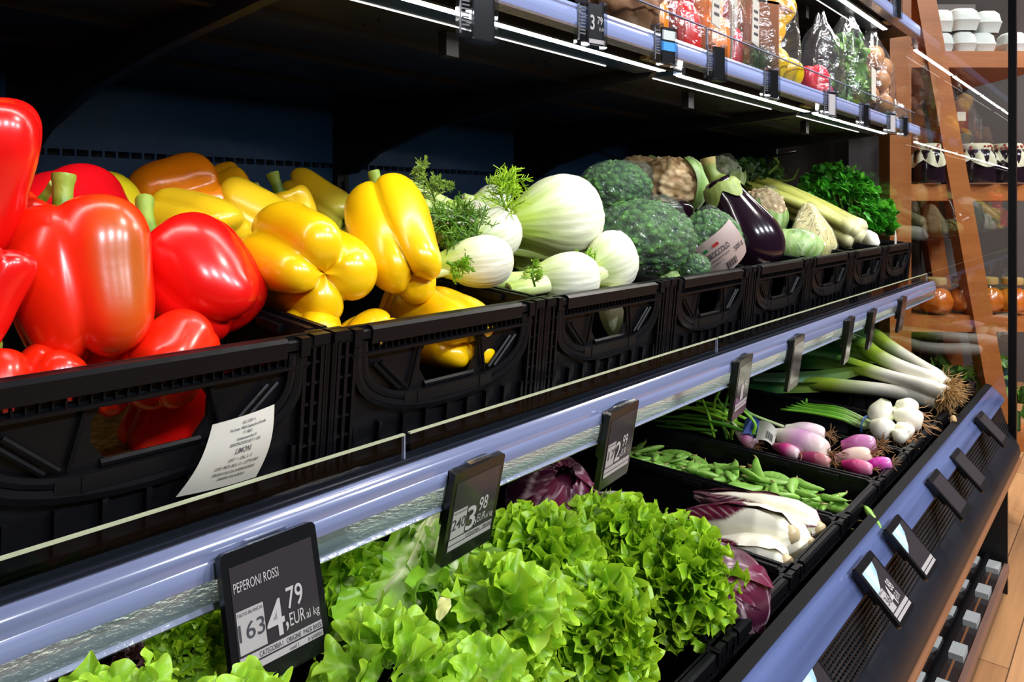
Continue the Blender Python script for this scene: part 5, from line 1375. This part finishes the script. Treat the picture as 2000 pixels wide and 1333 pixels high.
# ------------------------------------------------------------------ leeks
LEEK = mat('leek_skin', (.6, .7, .4), .3, spec=.5, vc=True, bump=.12, bscale=22, stretch=(8, 8, 1), coat=.15, sss=.04)
LEEKBLADE = mat('leek_blade', (.06, .2, .06), .36, spec=.5, vc=True, bump=.15, bscale=20)
def leek(pts, rpx, label, seed, blades=()):
    P = spline([at(*q)[0] for q in pts], 20); s = at(*pts[0])[1]; R = rpx * s
    t = thing('leek', label, 'leek', P[0], None, 'leeks with their roots on')
    cols = []
    for q in np.linspace(0, 1, 20):
        w, g, d = np.array(L('#efeadb')), np.array(L('#a9c43e')), np.array(L('#4f8a3a'))
        k = np.clip((q - .38) / .25, 0, 1); k2 = np.clip((q - .68) / .3, 0, 1); cols.append(tuple((w * (1 - k) + g * k) * (1 - k2) + d * k2))
    mb = MB(); mb.tube(P, [(R * f, R * f) for f in [.8, 1.05, 1.08, 1.02, 1, .98, .97, .96, .96, .97, .98, 1, 1.03, 1.06, 1.1, 1.15, 1.2, 1.22, 1.2, 1.1]], 18, col=cols); mb.obj('shaft', LEEK, t, world=True, smooth=True, sharp=60)
    mb = MB(); d = Vector(P[0] - P[1]).normalized(); roots_into(mb, P[0], d, 70, R * 2.6, seed, L('#b08a52'), .0012, 1.0, .5); mb.obj('roots', ROOTM, t, world=True)
    for i, bl in enumerate(blades):
        Q = spline([at(*q[:3])[0] for q in bl], 16); wd = [q[3] * s for q in bl]; wd = np.interp(np.linspace(0, 1, 16), np.linspace(0, 1, len(wd)), wd)
        rows = []; cc = []
        for j in range(16):
            T = Vector(Q[min(j + 1, 15)] - Q[max(j - 1, 0)]).normalized(); side = T.cross(FWD * .6 + UP * .3 + RGT * .2 * i).normalized(); nrm = side.cross(T)
            row = []; cr = []
            for k in range(9):
                u = -1 + k / 4; row.append(list(Vector(Q[j]) + side * (wd[j] * u) + nrm * (-wd[j] * .55 * abs(u)))); f = j / 15
                c = np.array(L('#9cba4a')) * max(0, 1 - f * 2.2) + np.array(L(('#2f6e3c', '#7fa98a', '#3d7a3a')[i % 3])) * min(1, f * 2.2)
                cr.append(tuple(c * (1 + .1 * math.sin(k * 2.3 + seed))))
            rows.append(row); cc.append(cr)
        mb = MB(); mb.grid(np.array(rows), 0, np.array(cc)); o = mb.obj('blade', LEEKBLADE, t, world=True, smooth=True)
    return t
leek([(1832, 786, .53), (1735, 764, .70), (1620, 752, .92), (1540, 745, 1.10)], 15, 'leek at the front of the leek bundle, lowest shaft on the crate edge', 1, blades=(((1600, 752, .96, 15), (1500, 752, 1.14, 17), (1400, 745, 1.3, 12)),))
leek([(1848, 766, .50), (1750, 740, .68), (1690, 722, .80), (1640, 708, .92)], 15, 'leek in the middle of the bundle with a wide grey-green blade', 2, blades=(((1690, 722, .80, 14), (1600, 700, .98, 24), (1500, 695, 1.2, 34), (1400, 700, 1.4, 26)), ((1680, 720, .82, 12), (1580, 735, 1.0, 24), (1470, 740, 1.2, 26))))
leek([(1850, 752, .51), (1770, 722, .66), (1715, 696, .78), (1680, 672, .88)], 16, 'leek higher in the bundle with dark green blades behind the price tags', 3, blades=(((1710, 695, .80, 14), (1640, 665, .95, 30), (1560, 640, 1.15, 36), (1500, 650, 1.3, 20)), ((1705, 690, .82, 12), (1650, 640, 1.0, 20), (1600, 620, 1.15, 20)), ((1715, 700, .80, 10), (1640, 690, .95, 20), (1560, 680, 1.1, 24))))
leek([(1842, 745, .55), (1780, 705, .70), (1730, 672, .82), (1705, 655, .90)], 15, 'topmost leek, bright yellow-green shaft close to the end glass', 4, blades=(((1735, 675, .82, 12), (1700, 648, .93, 18), (1655, 625, 1.1, 18)), ((1730, 670, .84, 12), (1690, 660, .95, 16), (1640, 640, 1.1, 18))))
mb = MB(); c_, s_ = at(1862, 822, .47)
roots_into(mb, (0, 0, 0), (0, -.2, -1), 10, .03, 77, L('#b9965e')); mb.ball((0, 0, 0), (.012, .010, .018), 8, 0, L('#cfa877'))
o = mb.obj('root_scrap', ROOTM); o.location = c_; tag(o, 'dry root clump dangling below the leek roots over the rail', 'root')
mb = MB(); rr_ = random.Random(2); c_, s_ = at(1893, 842, .438)
for k in range(3): leaflet_into(mb, (0, 0, 0), (rr_.uniform(-1, 1), rr_.uniform(-.3, .3), rr_.uniform(-1, 1)), (0, -1, 1), .016, L('#4f9a2c'), rr_)
o = mb.obj('leaf_scrap', PARS); o.location = c_; tag(o, 'small green leaf scrap stuck on the far lower price rail', 'leaf')
# ------------------------------------------------------------------ bagged goods on the upper shelf
BAG = clear('crinkled_bag', (.97, .98, .98), .04, .15, ior=1.6, bump=.7, bscale=20, haze=.03, hazecol=(.85, .85, .88), stretch=(1, 1, 1.8))
ZS = 1.816
def bag(t, cx, cy, z0, rx, ry, h, seed, tilt=0, neck=True, name='bag_film'):
    off = Vector((seed * 7.3, 0, 0)); n, m = 34, 48; G = np.zeros((n, m, 3))
    for i in range(n):
        q = i / (n - 1); r = np.interp(q, [0, .03, .2, .55, .75, .88, 1], [.0, .85, 1.0, .95, .70, .34, .16])
        for j in range(m):
            b = 2 * PI * j / m; d = Vector((math.cos(b), math.sin(b), q * 2))
            f = r * (1 + .10 * noise.noise(d * 1.6 + off) + .07 * noise.noise(d * 4.5 + off))
            G[i, j] = (cx + rx * f * math.cos(b) + tilt * q * h, cy + ry * f * math.sin(b), z0 + .002 + q * h + .015 * noise.noise(d * 3 + off) * (q > .05))
    mb = MB(); mb.grid(G, 0, wrap=True); return mb.obj(name, BAG, t, world=True, smooth=True)
def mini_pepper(t, c, R, H, ax, color, seed, name='pepper'):
    rng = np.random.RandomState(seed)
    prof = spline([(0, .06), (.3, .0), (.8, .14), (1.0, .5), (.95, .85), (.6, .98), (.2, .94), (0, .9)], 22); th = np.linspace(0, 2 * PI, 32, endpoint=False)[None]
    r, z = prof[:, :1], prof[:, 1:2]; lob = np.abs(np.sin(1.5 * th + seed)) ** .6
    rr = r * R * (.84 + .16 * lob); G = np.stack([rr * np.cos(th), rr * np.sin(th), (z - .5) * H + 0 * th], -1)
    G = G @ np.array(frame_to(Vector(ax))).T + np.array(c)
    mb = MB(); mb.grid(G, 0, np.ones(G.shape) * np.array(color), wrap=True); return mb.obj(name, PEPPER, t, world=True, smooth=True)
def base(px, y): return at(px, 300, y)[0].x
def pack(name, label, cat, px, y, group=None):
    return thing(name, label, cat, (base(px, y), y, ZS), None, group), base(px, y)

BROWNP = mat('brown_paper', (.30, .16, .08), .7, var=.15, vscale=12, bump=.8, bscale=22)
t, x = pack('paper_bag', 'crumpled brown paper bag at the upper edge, left of the pepper packs', 'bag', 1215, .80)
mb = MB(); lumpy(mb, (.10, .065, .075), 5, 2.6, .30, L('#8a5a36'), L('#6d4526'), 40)
mb.v = [(a + x, b + .80, c + ZS + .07) for a, b, c in mb.v]; mb.obj('paper', mat('crumpled_kraft', (.3, .17, .09), .7, vc=True, bump=.9, bscale=30), t, world=True, smooth=True)

def pepper_bag(px, y, label, cols, seed, w=.05, h=.2, sticker=True):
    t, x = pack('pepper_pack', label, 'packed peppers', px, y, 'bags of mixed peppers on the upper shelf')
    for i, (col, dx, dz) in enumerate(cols):
        mini_pepper(t, (x + dx, y + (.01 if i % 2 else -.012), ZS + dz), .046, .105, (.15 * (-1) ** i, .2, 1), col, seed + i)
    bag(t, x, y, ZS, w, .068, h, seed)
    if sticker:
        mb = MB(); mb.prism([(x + .0, ZS + .075), (x + .042, ZS + .07), (x + .045, ZS + .155), (x + .008, ZS + .16)], y - .079, y - .077, axes=(0, 2, 1)); mb.obj('sticker', PAPER, t, world=True)
        mb = MB(); 
        for k in range(4): mb.box(x + .012, x + .036, y - .0796, y - .0792, ZS + .09 + k * .014, ZS + .095 + k * .014)
        mb.obj('print', INK, t, world=True)
pepper_bag(1272, .83, 'clear bag of orange and red peppers next to the brown paper bag', [(ORANGE, -.035, .06), (L('#e85a08'), .0, .14)], 61, .07, .24, False)
pepper_bag(1325, .83, 'clear bag with a red pepper and a white sticker on the upper shelf', [(RED, -.01, .06), (L('#c8100e'), .0, .15)], 65, .075, .25, True)
pepper_bag(1378, .83, 'clear bag with an orange pepper above the blue-banded tag', [(L('#f07a08'), .0, .06), (L('#f58a10'), .01, .15)], 69, .068, .24, False)
pepper_bag(1408, .84, 'clear bag with a pink-red pepper and a long white label, fourth pepper bag', [(L('#e01838'), .0, .055), (L('#d8202c'), .02, .14)], 73, .068, .23, True)
t, x = pack('tall_label_pack', 'tall narrow white packet edge standing right of the pepper bags', 'packet', 1428, .80)
mb = MB(); mb.prism([(x - .008, ZS), (x + .028, ZS), (x + .03, ZS + .2), (x - .006, ZS + .2)], .795, .803, axes=(0, 2, 1)); mb.box(x + .026, x + .03, .7945, .8035, ZS, ZS + .2, 1)
mb.obj('packet', [PAPER, mat('copper_edge', (.5, .16, .06), .3)], t, world=True)
t, x = pack('film_bag', 'small crumpled empty-looking clear bag behind the tray pack', 'bag', 1435, .95); bag(t, x, .95, ZS, .075, .06, .16, 81); mini_pepper(t, (x - .02, .95, ZS + .05), .03, .06, (1, 0, .2), L('#9a3030'), 5, 'fruit')

# green tray pack
t, x = pack('tray_pack', 'clear ridged tray of green leaves under the brown cardboard pack', 'tray', 1478, .80)
TRAY = clear('tray_plastic', (.93, .96, .95), .10, .08, bump=.5, bscale=60)
mb = MB(); mb.box(x - .15, x + .17, .76, .86, ZS, ZS + .075)
for k in range(24): mb.box(x - .15 + k * .0135, x - .15 + k * .0135 + .004, .757, .863, ZS, ZS + .077)
mb.obj('tray', TRAY, t, world=True)
mb = MB(); rng_ = random.Random(9)
for k in range(260): leaflet_into(mb, (x + rng_.uniform(-.135, .155), rng_.uniform(.775, .845), ZS + rng_.uniform(.008, .06)), (rng_.uniform(-1, 1), rng_.uniform(-1, .3), rng_.uniform(-1, 1)), (rng_.uniform(-.5, .5), -1, .5), rng_.uniform(.018, .034), L(rng_.choice(['#3a6a2c', '#4d8a34', '#2a5222', '#6aa53c'])), rng_)
mb.obj('leaves', PARS, t, world=True)

# cardboard-ended bag of yellow peppers
t, x = pack('cardboard_pack', 'brown cardboard and film pack of yellow peppers on the upper shelf', 'packed peppers', 1490, .81)
CARD = mat('cardboard', (.34, .16, .08), .75, var=.08, vscale=15)
mb = MB(); mb.prism([(.74, ZS), (.87, ZS), (.87, ZS + .20), (.74, ZS + .165)], x - .075, x - .07); mb.prism([(.74, ZS + .165), (.87, ZS + .20), (.87, ZS + .195), (.74, ZS + .16)], x - .075, x + .04); mb.box(x - .075, x + .09, .74, .87, ZS + .001, ZS + .004); mb.obj('card', CARD, t, world=True)
for i, (dx, dy, dz, ax) in enumerate([(.03, -.02, .165, (.5, -.4, .5)), (-.02, -.03, .19, (.2, -.3, 1)), (-.02, -.02, .05, (.3, -.5, 1)), (.01, .0, .12, (.6, -.3, .6)), (.06, -.03, .045, (1, -.2, -.1)), (-.03, .02, .13, (0, .2, 1)), (.05, .02, .10, (.8, .2, .3))]):
    mini_pepper(t, (x + dx, .80 + dy, ZS + dz), .036, .085, ax, (YELLOW, AMBER)[i % 2], 90 + i)
bag(t, x, .805, ZS, .115, .08, .28, 91, .04)
t, x = pack('film_bag', 'clear bag of red radishes between the yellow peppers and the green bag', 'bag', 1602, .83)
for i, (dx, dz) in enumerate([(-.03, .035), (.03, .04), (.0, .085), (.05, .08), (-.045, .08)]): mini_pepper(t, (x + dx, .82 + .01 * i, ZS + dz), .034, .06, (.2, .1, 1), (L('#d8203a'), L('#b8304a'))[i % 2], 95 + i, 'radish')
bag(t, x, .83, ZS, .10, .07, .24, 92)
t, x = pack('greens_bag', 'upright clear bag of green leaves with a small white sticker', 'bag', 1655, .82)
mb = MB(); rng_ = random.Random(19)
for k in range(420):
    q = rng_.random(); a = rng_.uniform(0, 2 * PI); r = (.085 * (1 - .35 * q)) * math.sqrt(rng_.random())
    leaflet_into(mb, (x + r * math.cos(a), .82 + r * .7 * math.sin(a), ZS + .01 + q * .2), (rng_.uniform(-1, 1), rng_.uniform(-1, .3), rng_.uniform(-.3, 1)), (rng_.uniform(-.5, .5), -1, .5), rng_.uniform(.022, .04), L(rng_.choice(['#5a8a3c', '#7aa54c', '#456e30', '#8fb860'])), rng_)
mb.obj('leaves', PARS, t, world=True); bag(t, x, .82, ZS, .105, .075, .29, 93)
mb = MB(); mb.prism([(x + .0, ZS + .05), (x + .05, ZS + .045), (x + .05, ZS + .13), (x + .0, ZS + .135)], .742, .744, axes=(0, 2, 1)); mb.obj('sticker', PAPER, t, world=True)
t, x = pack('potato_bag', 'tall clear bag of brown potatoes, last bag by the end glass', 'bag', 1700, .82)
POT = mat('potato_skin', (.38, .15, .035), .5, var=.25, vscale=25)
for i in range(14):
    mb = MB(); q = i / 13; mb.ball((x + .045 * math.cos(i * 2.4) * (1 - .4 * q), .82 + .045 * math.sin(i * 2.4), ZS + .035 + q * .17), (.036, .032, .03), 10); mb.obj('potato', POT, t, world=True, smooth=True)
bag(t, x, .82, ZS, .10, .085, .28, 94, .0)
t, x = pack('film_bag', 'low clear bag in the far corner after the potatoes', 'bag', 1742, .80); bag(t, x, .80, ZS, .10, .06, .09, 96)
mb = MB(); mb.ball((x, .80, ZS + .025), (.05, .035, .022), 10); mb.obj('potato', POT, t, world=True, smooth=True)

for o in list(SCENE.objects):
    if o.parent is None and abs(o.location.z - ZS) < 1e-4: o.scale = (1.06, 1.06, 1.38)

# ------------------------------------------------------------------ orange wooden rack beyond the end glass
D = 3.36
def rk(px, py, dd=0): k = (D + dd) / FPX; return ((px - 1000) * k, dd, (404 - py) * k + EYE)
rack = thing('wooden_rack', 'orange wooden display rack with slanted legs beyond the end glass', 'rack', FWD * D + Vector((0, 0, 0)), Matrix((RGT, FWD, UP)).transposed())
RM = rack.matrix_world.copy()
def bar(name, p, q, w, d, m=ORANGEWOOD, dd=0):
    """A straight beam between two local points, w wide across the view, d deep."""
    p, q = Vector(p), Vector(q); ax = (q - p).normalized(); n = Vector((0, 1, 0)); sd = ax.cross(n).normalized(); mb = MB()
    V = [e + sd * (w / 2 * i) + n * (d * j) for e in (p, q) for j in (0, 1) for i in (-1, 1)]
    mb.add(V, [(0, 1, 3, 2), (4, 6, 7, 5), (0, 4, 5, 1), (2, 3, 7, 6), (0, 2, 6, 4), (1, 5, 7, 3)]); return mb.obj(name, m, rack)
def loc(px, py, z=None): r = rk(px, py); return (r[0], 0, r[2])
bar('post', loc(1759, -40), (loc(1759, 0)[0], 0, .0), .098, .10)
bar('slanted_leg', loc(1803, -40), loc(1962, 850), .088, .07)
for py in (114, 376, 634): 
    a, b = loc(1781, py), loc(2060, py); mb = MB(); mb.box(a[0], b[0], .02, .62, a[2] - .038, a[2] + .038); mb.obj('rack_shelf', ORANGEWOOD, rack)
bar('slanted_leg', (loc(1862, -60)[0], .50, 2.6), (loc(2010, 850)[0], .50, .45), .088, .06)
a = loc(1781, 870); b = loc(2060, 870); mb = MB(); mb.box(a[0], b[0], .02, .62, a[2] - .038, a[2] + .038); mb.obj('rack_shelf', ORANGEWOOD, rack)
bar('post', (loc(2075, 0)[0], .0, 2.6), (loc(2075, 0)[0], .0, 0), .098, .10)
mb = MB(); mb.box(loc(1781, 0)[0], loc(2075, 0)[0], .63, .65, .05, 2.6); mb.obj('rack_back', mat('grey_back', (.075, .062, .06), .7), rack)
def on_rack(name, label, cat, px, py_base, dd=.08, group=None):
    r = rk(px, py_base); return thing(name, label, cat, RM @ Vector((r[0], dd, r[2])), Matrix((RGT, FWD, UP)).transposed(), group)
EGG = mat('egg_carton', (.55, .57, .55), .7, bump=.3, bscale=60)
def egg_box(px, py, label, dd=.06, w=.115):
    t = on_rack('egg_carton', label, 'egg carton', px, py, dd, 'pale egg cartons on the wooden rack')
    mb = MB(); h = .085
    rows = []
    for z, k in ((0, .80), (.045, 1.0), (.047, 1.04), (.052, 1.04), (.054, .98), (.09, .86), (.105, .62), (.107, .0)):
        row = []
        for j in range(28):
            a = 2 * PI * j / 28; ca, sa = math.cos(a), math.sin(a); e = .55
            row.append([w / 2 * k * math.copysign(abs(ca) ** e, ca), .06 + .055 * k * math.copysign(abs(sa) ** e, sa), z])
        rows.append(row)
    mb.grid(np.array(rows), 0, wrap=True); mb.obj('carton', EGG, t, smooth=True, sharp=40)
    return t
ZB = 99
egg_box(1862, ZB, 'left of the bottom three egg cartons'); egg_box(1905, ZB, 'egg carton in the middle of the bottom three', .05); egg_box(1948, ZB, 'egg carton at the right of the bottom three, beside the black post', .07, .12)
egg_box(1862, 54, 'egg carton stacked on the left one', .06, .12); egg_box(1906, 52, 'topmost large egg carton, stacked in the middle', .05, .14); egg_box(1962, 54, 'egg carton stacked beside the black post', .08, .12); egg_box(2010, 99, 'egg carton right of the black post', .06, .12)
egg_box(1790, 96, 'egg carton half hidden behind the slanted rack leg', .1, .10)
JGL = clear('jar_glass', (.95, .95, .93), .06, .02)
CLOTH = mat('jar_cloth', (.62, .58, .42), .8, color2=(.50, .47, .33), vscale=30)
DOT = mat('cloth_dot', (.35, .05, .05), .8)
JAM = mat('dark_jam', (.015, .006, .012), .15, coat=.6)
def jam_jar(px, label, w=.16, dd=.06):
    t = on_rack('jam_jar', label, 'jar', px, 357, dd, 'dark jam jars with cloth covers'); r = w / 2; y = dd + r
    mb = MB(); lathe(mb, [(0, 0), (r * .95, .0), (r, .012), (r, .12), (r * .9, .145), (r * .75, .155), (r * .75, .17), (0, .17)], 28); mb.obj('jar', JAM, t, smooth=True, sharp=50)
    G = []; th = np.linspace(0, 2 * PI, 64, endpoint=False)
    for k, (f, z) in enumerate(((0, .182), (.70, .182), (.80, .176), (.84, .16), (.80, .150), (1.0, .125), (1.1, .105))):
        wv = (1 + .07 * np.sin(9 * th) * (k >= 4)); G.append(np.stack([r * f * wv * np.cos(th), r * f * wv * np.sin(th), z - (.035 * np.abs(np.cos(2 * th)) if k == 6 else 0) + 0 * th], -1))
    mb = MB(); mb.grid(np.array(G), 0, wrap=True); o = mb.obj('cloth_cover', CLOTH, t, smooth=True)
    mb = MB(); mb.tube([(r * .83 * math.cos(a), r * .83 * math.sin(a), .152) for a in np.linspace(0, 2 * PI, 24)], .003, 5); mb.obj('tie', mat('cloth_tie', (.2, .15, .08), .7), o)
    mb = MB(); rr_ = random.Random(int(px))
    for k in range(22):
        a = rr_.uniform(0, 2 * PI); z = rr_.uniform(.155, .178); f = np.interp(z, [.15, .16, .176, .182], [.81, .85, .81, .71]); mb.ball((r * f * math.cos(a), r * f * math.sin(a), z), .006, 4)
    mb.obj('dots', DOT, o)
    return t
jam_jar(1828, 'jam jar with a cloth cover left of the slanted rack leg', .145); jam_jar(1921, 'jam jar with a pale pointed cloth cover right of the slanted leg', .17); jam_jar(1984, 'jam jar with a cloth cover behind the black post', .16); jam_jar(2040, 'jam jar with a cloth cover at the right edge of the view', .16)
ORJ = mat('orange_preserve', (.75, .20, .02), .3, color2=(.55, .11, .01), vscale=25, coat=.5)
def orange_jar(px, label, dd=.06, w=.155):
    t = on_rack('preserve_jar', label, 'jar', px, 614, dd, 'jars of orange preserve'); r = w / 2
    mb = MB(); lathe(mb, [(0, .004), (r * .7, .006), (r * .93, .03), (r * .95, .06), (r * .75, .10), (r * .4, .115), (0, .118)], 26); mb.obj('preserve', ORJ, t, smooth=True)
    mb = MB(); lathe(mb, [(0, 0), (r * .75, 0), (r, .03), (r, .065), (r * .8, .108), (r * .48, .125), (r * .45, .14)], 26); mb.obj('jar', JGL, t, smooth=True)
    mb = MB(); lathe(mb, [(r * .56, .130), (r * .60, .133), (r * .60, .158), (r * .5, .163), (0, .164)], 22); mb.obj('lid', mat('brass_lid', (.55, .38, .14), .4, metal=.3), t, smooth=True, sharp=50)
orange_jar(1842, 'jar of orange preserve nearest the upright rack post'); orange_jar(1905, 'jar of orange preserve behind the slanted leg', .1, .14); orange_jar(1952, 'jar of orange preserve between slanted leg and black post', .08, .14); orange_jar(1995, 'jar of orange preserve behind the black post', .06, .15)
# small packets and boxes on the dim lower and upper rack shelves
def packet(px, py, w, h, col, label, dd=.2):
    t = on_rack('food_packet', label, 'packet', px, py, dd, 'packets standing on the wooden rack')
    mb = MB(); mb.prism([(-w / 2, 0), (w / 2, 0), (w / 2 * .95, h * .92), (w / 2 * .8, h), (-w / 2 * .8, h), (-w / 2 * .95, h * .92)], 0, .05, axes=(0, 2, 1)); mb.obj('packet', mat('packet_' + col.strip('#'), L(col), .35, var=.3, vscale=14), t)
    mb = MB(); mb.box(-w * .3, w * .3, -.001, .001, h * .35, h * .62); mb.obj('packet_label', PAPER, t)
packet(1930, 250, .07, .16, '#5a1418', 'dark red packet hanging in the upper rack bay'); packet(1960, 620, .07, .13, '#31492c', 'small dark green packet by the orange preserve'); packet(1935, 470, .09, .16, '#7a3420', 'reddish brown packet under the middle rack shelf')
LBOX = mat('green_box', (.05, .12, .03), .5)
for px, lab in ((1830, 'box of greens added for the reflected leeks, left one on the lowest rack shelf'), (1905, 'box of greens added for the reflected leeks, behind the slanted leg on the lowest rack shelf'), (1985, 'box of greens added for the reflected leeks, behind the black post on the lowest rack shelf')):
    t = on_rack('reflected_greens_box', lab, 'box', px, 853, .08, 'boxes of greens added for the reflected leeks')  # boxes of greens added where the end glass reflects the leeks
    mb = MB()
    for a in ((-.075, .075, 0, .01, 0, .09), (-.075, .075, .24, .25, 0, .09), (-.075, -.065, 0, .25, 0, .09), (.065, .075, 0, .25, 0, .09), (-.075, .075, 0, .25, 0, .01)): mb.box(*a)
    mb.obj('box', LBOX, t); mb = MB(); rr_ = random.Random(int(px))
    for k in range(90): leaflet_into(mb, (rr_.uniform(-.07, .07), rr_.uniform(0, .23), .06 + rr_.uniform(0, .22)), (rr_.uniform(-1, 1), rr_.uniform(-1, .3), rr_.uniform(-.2, 1)), (rr_.uniform(-.5, .5), -1, .5), rr_.uniform(.05, .09), L(rr_.choice(['#3a6a1c', '#5d8f2c', '#2a4a18', '#86a84c'])), rr_)
    mb.obj('leaves', PARS, t)
# ------------------------------------------------------------------ working units to metres
K_ = .77
bpy.context.view_layer.update()
for me in bpy.data.meshes: me.transform(Matrix.Scale(K_, 4))
for o in SCENE.objects:
    if o.parent is None: o.location = o.location * K_
    else: o.location = o.location * K_
for l in bpy.data.lights:
    l.size *= K_; l.size_y *= K_; l.energy *= K_ * K_
